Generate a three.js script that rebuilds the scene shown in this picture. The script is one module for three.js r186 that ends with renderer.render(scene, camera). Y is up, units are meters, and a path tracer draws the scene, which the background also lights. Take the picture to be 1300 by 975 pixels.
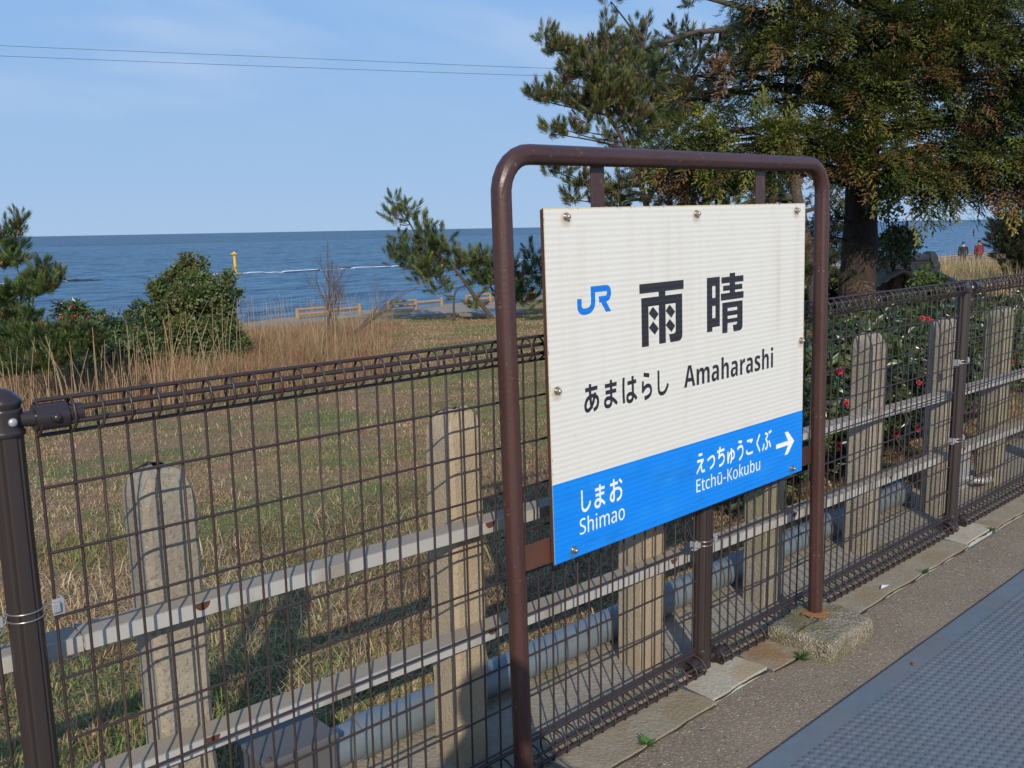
import * as THREE from 'three';
import { MarchingCubes } from 'three/addons/objects/MarchingCubes.js';
import { mergeGeometries, mergeVertices, toCreasedNormals } from 'three/addons/utils/BufferGeometryUtils.js';
import { RoundedBoxGeometry } from 'three/addons/geometries/RoundedBoxGeometry.js';

// ---------------------------------------------------------------- camera, sky, sun, exposure
const scene = new THREE.Scene();
const camera = new THREE.PerspectiveCamera(44.972, 4 / 3, 0.05, 40000);
camera.position.set(...[0, 1.458, 1.704]);
camera.up.set(...[0.12615, 0.98592, -0.10978]);
camera.lookAt(...[6.69991, -0.20536, -5.53059]);

const SUN = new THREE.Vector3(-0.6, 0.54, 0.8).normalize();   // towards the sun
const lerp = THREE.MathUtils.lerp, smooth = THREE.MathUtils.smoothstep, clamp = THREE.MathUtils.clamp;

function makeRng(seed) {
  let s = seed >>> 0;
  return () => { s = (s + 0x6d2b79f5) | 0; let t = Math.imul(s ^ (s >>> 15), 1 | s); t = (t + Math.imul(t ^ (t >>> 7), 61 | t)) ^ t; return ((t ^ (t >>> 14)) >>> 0) / 4294967296; };
}
// tileable value noise
function makeNoise(seed) {
  const N = 256, r = makeRng(seed), g = new Float32Array(N * N);
  for (let i = 0; i < N * N; i++) g[i] = r();
  return (x, y, period = 256) => {
    const xi = Math.floor(x), yi = Math.floor(y), fx = x - xi, fy = y - yi;
    const u = fx * fx * (3 - 2 * fx), v = fy * fy * (3 - 2 * fy);
    const m = (a) => ((a % period) + period) % period;
    const a = m(xi), b = m(xi + 1), c = m(yi) * N, d = m(yi + 1) * N;
    return lerp(lerp(g[c + a], g[c + b], u), lerp(g[d + a], g[d + b], u), v);
  };
}
const noise = makeNoise(11), noiseB = makeNoise(77);
function fbm(x, y, oct = 4, period = 256, n = noise) {
  let s = 0, a = 0.5, p = period;
  for (let i = 0; i < oct; i++) { s += a * n(x, y, Math.min(p, 256)); x *= 2; y *= 2; p *= 2; a *= 0.5; }
  return s / (1 - Math.pow(0.5, oct));
}

{ // clear winter sky: pale above the sea, deeper overhead, thin veils of cirrus
  const W = 1600, H = 800, data = new Float32Array(W * H * 4);
  const stops = [[-1, .375, .535, .775], [0, .375, .535, .755], [.05, .345, .52, .765], [.12, .31, .495, .775], [.24, .25, .455, .79], [.5, .14, .33, .70], [1, .09, .22, .52]];
  for (let j = 0; j < H; j++) {
    const up = ((j + 0.5) / H - 0.5) * Math.PI, y = Math.sin(up);
    let k = 0; while (k < stops.length - 2 && y > stops[k + 1][0]) k++;
    const A = stops[k], B = stops[k + 1], t = clamp((y - A[0]) / (B[0] - A[0]), 0, 1);
    for (let i = 0; i < W; i++) {
      const a = ((i + 0.5) / W - 0.5) * 2 * Math.PI, x = Math.cos(a) * Math.cos(up), z = Math.sin(a) * Math.cos(up);
      const c = [1, 2, 3].map((q) => lerp(A[q], B[q], t));
      if (y > 0.01) {
        const kx = x / (y + 0.12), kz = z / (y + 0.12);
        const veil = smooth(fbm(kx * 1.1 + kz * .5 + 9, kz * 2.6 + 5, 5), 0.47, 0.78) * smooth(y, 0.06, 0.2) * 0.42 + 0.1 * smooth(fbm(kx * 4 + 3, kz * 5, 4), .4, .8) * smooth(y, .03, .15);
        const white = [.50, .62, .82];
        for (let q = 0; q < 3; q++) c[q] = lerp(c[q], white[q], veil);
        const d = Math.max(0, x * SUN.x + y * SUN.y + z * SUN.z), glow = Math.pow(d, 10) * 0.5 + Math.pow(d, 60) * 0.9;
        c[0] += glow; c[1] += glow * .95; c[2] += glow * .85;
      }
      const o = (j * W + i) * 4;
      data[o] = c[0]; data[o + 1] = c[1]; data[o + 2] = c[2]; data[o + 3] = 1;
    }
  }
  const sky = new THREE.DataTexture(data, W, H, THREE.RGBAFormat, THREE.FloatType);
  sky.mapping = THREE.EquirectangularReflectionMapping; sky.magFilter = THREE.LinearFilter; sky.needsUpdate = true;
  scene.background = sky; scene.environment = sky;
}
const sun = new THREE.DirectionalLight(new THREE.Color().setRGB(1, 0.90, 0.76), 3.6);
sun.position.copy(SUN).multiplyScalar(60).add(new THREE.Vector3(6, 0, -4));
sun.target.position.set(6, 0, -4);
sun.castShadow = true; sun.shadow.mapSize.set(4096, 4096);
Object.assign(sun.shadow.camera, { left: -30, right: 30, top: 30, bottom: -30, near: 1, far: 200 });
scene.add(sun, sun.target);

const renderer = new THREE.WebGLRenderer({ antialias: true });
renderer.toneMapping = THREE.LinearToneMapping;
renderer.toneMappingExposure = 1.04;
renderer.shadowMap.enabled = true;

// ---------------------------------------------------------------- helpers
const names = new Map();
function numbered(name) { const n = names.get(name) ?? 0; names.set(name, n + 1); return n ? name + '_' + String(n).padStart(3, '0') : name; }
function tag(o, label, category, group) { o.userData.label = label; o.userData.category = category; if (group) o.userData.group = group; return o; }
function thing(name, label, category, pos = [0, 0, 0], turn = 0, group) {
  const o = new THREE.Group(); o.name = numbered(name); o.position.set(...pos); o.rotation.y = turn; scene.add(o);
  return tag(o, label, category, group);
}
function part(name, geo, mat, parent) {
  const m = new THREE.Mesh(geo, mat); m.name = name; m.castShadow = m.receiveShadow = true; if (parent) parent.add(m);
  return m;
}
function struct(name, geo, mat) { const m = part(name, geo, mat, scene); m.name = numbered(name); m.userData.kind = 'structure'; return m; }
function copies(name, geo, mat, list, parent, stuff = true) {   // list of { m: Matrix4, c: Color }
  const o = new THREE.InstancedMesh(geo, mat, list.length); o.name = name; o.castShadow = o.receiveShadow = true;
  list.forEach((e, i) => { o.setMatrixAt(i, e.m); if (e.c) o.setColorAt(i, e.c); });
  if (stuff) o.userData.kind = 'stuff';
  if (parent) parent.add(o);
  return o;
}
const V = (x, y, z) => new THREE.Vector3(x, y, z);
// uv in metres from the dominant direction of each face
function metric(geo, k = 1) {
  const g = geo.index ? geo.toNonIndexed() : geo, p = g.attributes.position, uv = new Float32Array(p.count * 2);
  const a = V(0, 0, 0), b = V(0, 0, 0), c = V(0, 0, 0), n = V(0, 0, 0);
  for (let i = 0; i < p.count; i += 3) {
    a.fromBufferAttribute(p, i); b.fromBufferAttribute(p, i + 1); c.fromBufferAttribute(p, i + 2);
    n.subVectors(b, a).cross(c.clone().sub(a));
    const ax = Math.abs(n.x), ay = Math.abs(n.y), az = Math.abs(n.z);
    [a, b, c].forEach((v, j) => {
      const q = ay >= ax && ay >= az ? [v.x, v.z] : ax >= az ? [v.z, v.y] : [v.x, v.y];
      uv[(i + j) * 2] = q[0] * k; uv[(i + j) * 2 + 1] = q[1] * k;
    });
  }
  g.setAttribute('uv', new THREE.BufferAttribute(uv, 2));
  return g;
}
function strip(g) { for (const k of Object.keys(g.attributes)) if (!['position', 'normal', 'uv'].includes(k)) g.deleteAttribute(k); return g.index ? g.toNonIndexed() : g; }
const merge = (list) => mergeGeometries(list.map(strip));
function box(w, h, d, x = 0, y = 0, z = 0, r = 0.004) { const g = metric(new RoundedBoxGeometry(w, h, d, 2, Math.min(r, w / 2.01, h / 2.01, d / 2.01))); g.translate(x, y, z); return g; }
function tube(pts, r, seg = 24, rad = 8, closed = false, tension = 0.5) { return new THREE.TubeGeometry(new THREE.CatmullRomCurve3(pts, closed, 'centripetal', tension), seg, r, rad, closed); }
function poly(pts, r, seg = 4, rad = 6) {   // straight pieces with exact corners
  const path = new THREE.CurvePath(); for (let i = 0; i < pts.length - 1; i++) path.add(new THREE.LineCurve3(pts[i], pts[i + 1]));
  return new THREE.TubeGeometry(path, seg * (pts.length - 1), r, rad);
}
// a limb that tapers along its points
function limb(pts, r0, r1, rad = 7, seg = 14, knobs = 0, seed = 1) {
  const curve = new THREE.CatmullRomCurve3(pts, false, 'centripetal'), g = new THREE.TubeGeometry(curve, seg, 1, rad), p = g.attributes.position, rr = makeRng(seed);
  const bump = []; for (let i = 0; i <= seg; i++) bump.push(1 + knobs * (rr() - .5));
  for (let i = 0; i <= seg; i++) {
    const c = curve.getPointAt(i / seg), r = lerp(r0, r1, Math.pow(i / seg, .8)) * bump[i];
    for (let j = 0; j <= rad; j++) { const k = i * (rad + 1) + j, v = V(0, 0, 0).fromBufferAttribute(p, k).sub(c).multiplyScalar(r * (1 + knobs * .5 * Math.sin(j * 2.4 + i * .8))).add(c); p.setXYZ(k, v.x, v.y, v.z); }
  }
  for (let i = 0; i <= seg; i++) { const k = i * (rad + 1); p.setXYZ(k + rad, p.getX(k), p.getY(k), p.getZ(k)); }
  g.computeVertexNormals(); return g;
}
const enc = (v) => { v = clamp(v, 0, 1); return 255 * (v <= 0.0031308 ? 12.92 * v : 1.055 * Math.pow(v, 1 / 2.4) - 0.055); };
function tex(size, fn, metres, colour = true) {     // fn(u, v) in 0..1 -> linear [r,g,b] or a grey
  const [W, H] = Array.isArray(size) ? size : [size, size], d = new Uint8Array(W * H * 4);
  for (let j = 0; j < H; j++) for (let i = 0; i < W; i++) {
    const c = fn((i + .5) / W, (j + .5) / H), o = (j * W + i) * 4;
    if (colour) { d[o] = enc(c[0]); d[o + 1] = enc(c[1]); d[o + 2] = enc(c[2]); } else d[o] = d[o + 1] = d[o + 2] = clamp(c, 0, 1) * 255;
    d[o + 3] = 255;
  }
  const t = new THREE.DataTexture(d, W, H); t.wrapS = t.wrapT = THREE.RepeatWrapping; t.magFilter = THREE.LinearFilter; t.minFilter = THREE.LinearMipmapLinearFilter; t.generateMipmaps = true;
  if (colour) t.colorSpace = THREE.SRGBColorSpace;
  if (metres) { const m = Array.isArray(metres) ? metres : [metres, metres]; t.repeat.set(1 / m[0], 1 / m[1]); }
  t.needsUpdate = true; return t;
}
const mix3 = (a, b, t) => [lerp(a[0], b[0], t), lerp(a[1], b[1], t), lerp(a[2], b[2], t)];
const std = (o) => new THREE.MeshStandardMaterial({ roughness: 0.8, ...o });
const rgb = (r, g, b) => new THREE.Color().setRGB(r, g, b);
const F = (u, v, f, o = 4) => fbm(u * f, v * f, o, f), FB = (u, v, f, o = 4) => fbm(u * f + 3, v * f + 7, o, f, noiseB);

// ---------------------------------------------------------------- materials
const M = {};
{ // asphalt: brown-grey matrix with small worn stones
  const N = 1024, cell = 120, r = makeRng(5), pts = [];
  for (let i = 0; i < cell * cell; i++) pts.push([r(), r(), r(), r()]);
  const st = (u, v) => { let best = 9, id = 0; const x = u * cell, y = v * cell, xi = Math.floor(x), yi = Math.floor(y);
    for (let a = -1; a <= 1; a++) for (let b = -1; b <= 1; b++) { const k = ((yi + b + cell) % cell) * cell + (xi + a + cell) % cell, dx = xi + a + pts[k][0] - x, dy = yi + b + pts[k][1] - y, d = dx * dx + dy * dy; if (d < best) { best = d; id = k; } }
    return [Math.sqrt(best), pts[id]]; };
  const col = (u, v) => { const [d, q] = st(u, v), l = F(u, v, 5, 5), rad = .12 + q[2] * .42; let c = mix3([.158, .120, .080], [.252, .196, .134], l);
    if (d < rad) { const k = q[3]; const sc = k < .72 ? [.31, .245, .17] : k < .88 ? [.38, .30, .20] : k < .95 ? [.52, .46, .38] : [.09, .075, .065]; c = mix3(c, sc, .62); }
    return c.map((x) => x * (.86 + .3 * FB(u, v, 3, 3))); };
  M.asphalt = std({ map: tex(N, col, 1.1), bumpMap: tex(N, (u, v) => { const [d, q] = st(u, v); return .35 + .5 * Math.max(0, 1 - d / (.15 + q[2] * .45)) * (.4 + q[3] * .6) + .3 * (F(u, v, 40, 3) - .5); }, 1.1, false), bumpScale: .004, roughness: .92 });
}
{ // old cast concrete with exposed grit, pits and water marks
  const f = (u, v) => { const g = F(u, v, 60, 3), l = F(u, v, 4, 5), s = FB(u, v, 120, 2); let c = mix3([.20, .175, .132], [.335, .29, .222], l * .9 + g * .22 - .05); if (s > .72) c = mix3(c, [.10, .086, .064], .5); if (s < .27) c = mix3(c, [.42, .37, .29], .4); const run = smooth(fbm(u * 9, v * 1.5 + 3, 3, 9), .52, .74); c = mix3(c, [.13, .115, .085], run * .16); return c; };
  M.concrete = std({ map: tex(512, f, .7), bumpMap: tex(512, (u, v) => .5 * F(u, v, 60, 3) + .6 * FB(u, v, 120, 2), .5, false), bumpScale: .002, roughness: .95 });
  const y = (u, v) => { const c = f(u, v), l = FB(u, v, 3, 4); return mix3(c, [.42, .32, .19], .30 + .4 * l); };
  M.concreteWarm = std({ map: tex(512, y, .6), bumpMap: M.concrete.bumpMap, bumpScale: .0025, roughness: .95 });
  const m = (u, v) => { const l = smooth(F(u, v, 4, 5), .45, .68), c = f(u, v); return mix3(c, [.17, .165, .075], l * .55); };
  M.concreteMossy = std({ map: tex(512, m, .5), bumpMap: M.concrete.bumpMap, bumpScale: .003, roughness: .95 });
  const slab = (u, v) => { const c = mix3([.22, .195, .15], [.335, .295, .23], F(u, v, 5, 5)); const g = F(u, v, 90, 2); const moss = smooth(FB(u, v, 6, 4), .56, .75); return mix3(c.map((k) => k * (.85 + .3 * g)), [.15, .155, .06], moss * .55); };
  M.slab = std({ map: tex(1024, slab, 1.3), bumpMap: tex(512, (u, v) => F(u, v, 60, 4), .6, false), bumpScale: .003, roughness: .95 });
  // kerb stones: tan mortar skins, rust runs, pale patches
  const kerb = (base, hi, rust, amt) => (u, v) => { const l = F(u, v, 3, 5), g = FB(u, v, 80, 3); let c = mix3(base, hi, l).map((k) => k * (.82 + .36 * g)); const k = smooth(FB(u, v, 3, 5), .5, .72); return mix3(c, rust, k * amt); };
  const kb = tex(512, (u, v) => .6 * F(u, v, 70, 3) + .5 * FB(u, v, 12, 3), .5, false);
  M.kerbTan = std({ map: tex(512, kerb([.24, .205, .14], [.34, .295, .21], [.24, .155, .07], .5), .6), bumpMap: kb, bumpScale: .004, roughness: .95 });
  M.kerbPale = std({ map: tex(512, kerb([.36, .325, .24], [.47, .43, .34], [.34, .23, .10], .6), .7), bumpMap: kb, bumpScale: .003, roughness: .93 });
  M.kerbRust = std({ map: tex(512, kerb([.23, .18, .115], [.33, .27, .18], [.26, .135, .05], .75), .4), bumpMap: kb, bumpScale: .004, roughness: .95 });
  M.grit = std({ map: tex(512, (u, v) => { const g = FB(u, v, 90, 2), o = FB(u, v, 50, 2); let c = mix3([.10, .085, .06], [.30, .25, .17], g); if (o > .68) c = mix3(c, [.42, .22, .05], .7); return c; }, .35), bumpMap: tex(512, (u, v) => FB(u, v, 90, 2), .35, false), bumpScale: .006, roughness: 1 });
  // footing: coarse aggregate, orange round the pole
  M.footing = std({ map: tex(512, (u, v) => { const g = FB(u, v, 70, 2), h = F(u, v, 34, 3); let c = mix3([.17, .14, .09], [.31, .265, .19], h); if (g > .68) c = mix3(c, [.46, .42, .34], .6); if (g < .33) c = mix3(c, [.07, .06, .04], .6); return mix3(c, [.13, .125, .045], .7 * smooth(F(u, v, 3, 4), .42, .62)); }, .3), bumpMap: tex(512, (u, v) => .6 * FB(u, v, 70, 2) + .5 * F(u, v, 34, 3), .3, false), bumpScale: .010, roughness: 1 });
}
M.brownPaint = std({ map: tex(512, (u, v) => { const c = mix3([.050, .022, .017], [.074, .034, .027], F(u, v, 4, 4)).map((k) => k * (.9 + .2 * FB(u, v, 60, 2))); const ch = FB(u, v, 42, 3), zone = smooth(F(u, v, 3, 3), .5, .7); return ch > .84 - .07 * zone ? [.13, .085, .07] : ch < .2 + .06 * zone ? [.085, .034, .018] : c; }, .5), roughness: .38, bumpMap: tex(256, (u, v) => F(u, v, 50, 3), .25, false), bumpScale: .0004 });
M.rustPaint = std({ map: tex(256, (u, v) => mix3([.075, .027, .018], [.12, .048, .028], F(u, v, 5, 5)), .4), roughness: .6 });
M.fencePaint = std({ color: rgb(.036, .026, .023), roughness: .42 });
M.wire = std({ color: rgb(.040, .026, .023), roughness: .45 });
M.wireWorn = std({ map: tex(256, (u, v) => mix3([.034, .024, .022], [.085, .055, .042], smooth(F(u, v, 6, 5), .4, .7)), .5), roughness: .6 });
M.capPaint = std({ color: rgb(.033, .025, .025), roughness: .28 });
M.galv = std({ map: tex(512, (u, v) => { const g = FB(u, v, 24, 2), l = F(u, v, 3, 4); return mix3([.36, .36, .34], [.55, .55, .53], g * .5 + l * .6); }, .6), metalness: .35, roughness: .5 });
M.railFace = std({ map: tex(512, (u, v) => { const l = F(u, v, 4, 5), d = smooth(FB(u, v, 5, 5), .52, .75); return mix3(mix3([.33, .315, .28], [.52, .50, .46], l), [.22, .17, .115], d * .6); }, .7), roughness: .7, metalness: .1 });
M.railTop = std({ map: tex(512, (u, v) => { const l = F(u, v, 4, 5), g = FB(u, v, 60, 3); return mix3([.235, .20, .15], [.36, .31, .24], l * .7 + g * .3); }, .6), roughness: .85 });
M.pipe = std({ map: tex(512, (u, v) => { const l = F(u, v, 4, 5); return mix3([.125, .155, .175], [.225, .262, .28], l); }, .5), metalness: .25, roughness: .42 });
M.box = std({ map: tex(256, (u, v) => mix3([.085, .084, .082], [.125, .123, .119], F(u, v, 4, 4)), .5), roughness: .7 });
M.clip = std({ color: rgb(.46, .46, .45), metalness: .5, roughness: .35 });
M.steel = std({ color: rgb(.46, .40, .34), metalness: .85, roughness: .3 });
M.rust = std({ color: rgb(.10, .035, .018), roughness: .9 });
M.mat = std({ map: tex(512, (u, v) => { const l = F(u, v, 3, 5), g = FB(u, v, 60, 2), d = smooth(FB(u, v, 7, 5), .5, .72); return mix3(mix3([.108, .136, .162], [.155, .187, .212], l), [.15, .145, .135], d * .45).map((k) => k * (.93 + .14 * g)); }, 1.7), roughness: .62 });
M.matDot = std({ map: M.mat.map, color: rgb(.84, .80, .82), roughness: .7 });
M.bark = std({ map: tex(512, (u, v) => { const l = F(u * 1, v, 6, 5), s = fbm(u * 40, v * 6, 4, 40); return mix3([.016, .012, .009], [.062, .043, .030], s * .7 + l * .3); }, [.8, .8]), bumpMap: tex(512, (u, v) => fbm(u * 40, v * 6, 4, 40), .8, false), bumpScale: .03, roughness: 1 });
M.pineBark = std({ map: tex(256, (u, v) => mix3([.045, .034, .026], [.13, .10, .078], FB(u, v, 24, 3)), .3), bumpMap: tex(256, (u, v) => FB(u, v, 24, 3), .3, false), bumpScale: .02, roughness: 1 });
M.leaf = std({ color: 0xffffff, roughness: .55 });
M.glossLeaf = new THREE.MeshPhysicalMaterial({ color: 0xffffff, roughness: .34, clearcoat: .35, clearcoatRoughness: .3 });
M.straw = std({ color: 0xffffff, roughness: .85 });
M.needle = std({ color: 0xffffff, roughness: .6 });
M.wood = std({ map: tex(256, (u, v) => mix3([.27, .165, .09], [.40, .26, .15], F(u, v, 6, 4)), .5), roughness: .8 });
M.ground = std({ map: tex(1024, (u, v) => { const l = F(u, v, 5, 6), g = FB(u, v, 100, 3), k = smooth(FB(u, v, 4, 5), .45, .65); let c = mix3([.20, .122, .058], [.35, .235, .118], g * .6 + l * .4); return mix3(c, [.125, .15, .036], k * .8); }, 3.1), bumpMap: tex(512, (u, v) => FB(u, v, 90, 3), 1.2, false), bumpScale: .03, roughness: 1 });
M.path = std({ map: tex(512, (u, v) => mix3([.22, .185, .14], [.34, .29, .225], F(u, v, 12, 5)), 4), roughness: 1 });
M.tile = std({ map: tex(256, (u, v) => mix3([.012, .013, .016], [.038, .041, .046], F(u, v, 8, 4)), .8), roughness: .55 });

// ---------------------------------------------------------------- ground, path and sea
const PROFILE = [[2, 0], [-.4, -.012], [-.75, -.05], [-1.6, -.10], [-4, -.25], [-8, -.60], [-15, -1.12], [-22, -1.62], [-26, -1.88], [-31.6, -1.93], [-34.5, -3.3], [-39, -4.6], [-60, -7]];
function groundY(x, z) {
  if (z > -.42) return -.03;
  let k = 0; while (k < PROFILE.length - 2 && z < PROFILE[k + 1][0]) k++;
  const A = PROFILE[k], B = PROFILE[k + 1], y = lerp(A[1], B[1], clamp((z - A[0]) / (B[0] - A[0]), 0, 1));
  const flat = smooth(-z, .5, 1.6) * (1 - smooth(-z, 25, 27) * (1 - smooth(-z, 31, 33)));
  const rise = .55 * Math.exp(-(((x - 33) / 9) ** 2) - (((z + 13) / 5) ** 2));
  return y + flat * ((fbm(x * .55 + 40, z * .55 + 90, 4) - .5) * .11 + (fbm(x * 2.5 + 7, z * 2.5 + 50, 3) - .5) * .05) + rise;
}
{
  const xs = [], zs = [];
  for (let x = -40; x < 200;) { xs.push(x); x += x > -4 && x < 14 ? .22 : x < 40 && x > -8 ? .6 : 4; }
  for (let z = -.42; z > -62;) { zs.push(z); z -= z > -10 ? .18 : z > -35 ? .45 : 3; }
  const p = [], uv = [], idx = [];
  for (const z of zs) for (const x of xs) { p.push(x, groundY(x, Math.min(z, -.421)), z); uv.push(x, z); }
  for (let j = 0; j < zs.length - 1; j++) for (let i = 0; i < xs.length - 1; i++) { const a = j * xs.length + i, b = a + 1, c = a + xs.length, d = c + 1; idx.push(a, b, c, b, d, c); }
  const g = new THREE.BufferGeometry(); g.setAttribute('position', new THREE.Float32BufferAttribute(p, 3)); g.setAttribute('uv', new THREE.Float32BufferAttribute(uv, 2)); g.setIndex(idx); g.computeVertexNormals();
  struct('ground', g, M.ground);
  // the walk along the shore
  const q = [], qu = [], qi = [], px = []; for (let x = -40; x <= 200; x += 2) px.push(x);
  px.forEach((x, i) => { for (const z of [-26.9, -28.2, -29.6, -31.2]) { q.push(x, -1.90 + .03 * Math.sin(x * .7 + z), z + (z < -27 && z > -31 ? 0 : .35 * Math.sin(x * .5) + .2 * Math.sin(x * 1.7))); qu.push(x, z); } if (i) for (let k = 0; k < 3; k++) { const a = (i - 1) * 4 + k, b = i * 4 + k; qi.push(a, b, a + 1, b, b + 1, a + 1); } });
  const pg = new THREE.BufferGeometry(); pg.setAttribute('position', new THREE.Float32BufferAttribute(q, 3)); pg.setAttribute('uv', new THREE.Float32BufferAttribute(qu, 2)); pg.setIndex(qi); pg.computeVertexNormals();
  struct('shore_path', pg, M.path);
}
{ // sea: long wind ripples, calmer water inside the breakwater
  const wave = tex(1024, (u, v) => .5 * fbm(u * 14, v * 42, 5, 14) + .35 * fbm(u * 5 + 2, v * 10, 4, 5, noiseB) + .2 * fbm(u * 60, v * 120, 2, 60), 1, false);
  const sea = (name, x0, x1, z0, z1, n, amp, tile, bump, colour, y) => {
    const g = new THREE.PlaneGeometry(x1 - x0, z0 - z1, n[0], n[1]); g.rotateX(-Math.PI / 2); g.translate((x0 + x1) / 2, y, (z0 + z1) / 2);
    const p = g.attributes.position, uv = g.attributes.uv;
    for (let i = 0; i < p.count; i++) { const x = p.getX(i), z = p.getZ(i); uv.setXY(i, x, z); if (amp) { const e = smooth(Math.min(x - x0, x1 - x, z - z1), 0, 70); p.setY(i, y - .34 * (1 - e) + e * amp * ((fbm(x * .16 + 300, z * .4 + 300, 4) - .5) * 1.3 + .6 * (fbm(x * .5 + 90, z * .8 + 400, 2) - .5))); } }
    g.computeVertexNormals();
    const b = wave.clone(); b.repeat.set(1 / tile[0], 1 / tile[1]); b.needsUpdate = true;
    const patch = tex(512, (u, v) => { const k = .45 * fbm(u * 16, v * 48, 5, 16) + .55 * fbm(u * 40 + 3, v * 80, 4, 40, noiseB); return mix3(colour[0], colour[1], smooth(k, .40, .60)); }, [tile[0] * 3, tile[1] * 3]);
    return struct(name, g, new THREE.MeshPhysicalMaterial({ map: patch, bumpMap: b, bumpScale: bump, roughness: .25, specularIntensity: amp ? .52 : .2 }));
  };
  sea('sea', -200, 900, -33, -520, [220, 400], .34, [22, 14], 2.0, [[.012, .080, .165], [.085, .225, .36]], -4.15);
  sea('sea', -9000, 12000, -45, -16000, [1, 1], 0, [140, 80], 7, [[.008, .050, .105], [.042, .128, .215]], -4.5);
}
{ // low tide-line breakwater of dark blocks and the surf that breaks along it
  const r = makeRng(31), rocks = [], foam = [], rock = new THREE.IcosahedronGeometry(1, 1), p = rock.attributes.position;
  for (let i = 0; i < p.count; i++) { const k = .8 + .4 * noise(p.getX(i) * 2 + 50, p.getY(i) * 2 + p.getZ(i) * 3 + 50); p.setXYZ(i, p.getX(i) * k, p.getY(i) * k, p.getZ(i) * k); }
  rock.computeVertexNormals();
  const line = (x) => lerp(-121, -115.5, clamp((x - 33) / 60, 0, 1)) + .8 * Math.sin(x * .31);
  for (let x = 18; x < 260; x += .55 + r() * .7) {
    const seen = (x > 76 && x < 150) || x < 42 ? 1 : .35;
    const m = new THREE.Matrix4().compose(V(x, -4.20 + r() * .08 * seen, line(x) + (r() - .5) * 1.6), new THREE.Quaternion().setFromEuler(new THREE.Euler(0, r() * 6, 0)), V(.6 + r() * .7, (.13 + r() * .10) * seen, .5 + r() * .4));
    rocks.push({ m });
  }
  const bw = thing('breakwater', 'low dark rubble breakwater lying just above the sea in the distance', 'breakwater');
  copies('rubble', rock, std({ color: rgb(.02, .025, .028), roughness: .7 }), rocks, bw);
  const q = [], idx = []; let n = 0;
  for (let x = 20; x < 240; x += .5) {
    const on = clamp(smooth(fbm(x * .09 + 30, 4, 3), .42, .56) * (.72 + .6 * smooth(fbm(x * .5 + 3, 8, 3), .36, .6)), 0, 1), w = (.05 + .75 * on * fbm(x * .8 + 9, 9, 3)), z = line(x) + 1.5 + .6 * Math.sin(x * .8) * fbm(x * .3, 2, 2);
    q.push(x, -4.62 + .60 * on, z + w, x, -4.56 + .62 * on, z + .1, x, -4.62 + .58 * on, z - w);
    if (n) { const a = (n - 1) * 3, b = n * 3; for (let k = 0; k < 2; k++) idx.push(a + k, b + k, a + k + 1, b + k, b + k + 1, a + k + 1); }
    n++;
  }
  const g = new THREE.BufferGeometry(); g.setAttribute('position', new THREE.Float32BufferAttribute(q, 3)); g.setIndex(idx); g.computeVertexNormals();
  struct('surf', g, std({ color: rgb(.72, .78, .82), roughness: .9 }));
}
{ // navigation post on the breakwater
  const t = thing('marker_post', 'yellow marker post with a flat cap standing in the sea on the breakwater', 'marker post', [58.6, -4.1, -116.2]);
  const ym = std({ color: rgb(.80, .42, .01), roughness: .5 });
  part('post', new THREE.CylinderGeometry(.17, .19, 2.75, 14).translate(0, 1.375, 0), ym, t);
  part('cap', mergeGeometries([new THREE.CylinderGeometry(.50, .50, .10, 16).translate(0, 2.72, 0), new THREE.ConeGeometry(.32, .3, 14).translate(0, 2.92, 0)].map(strip)), ym, t);
  part('base', new THREE.CylinderGeometry(.9, 1.1, .35, 12).translate(0, .05, 0), M.concrete, t);
}

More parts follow.
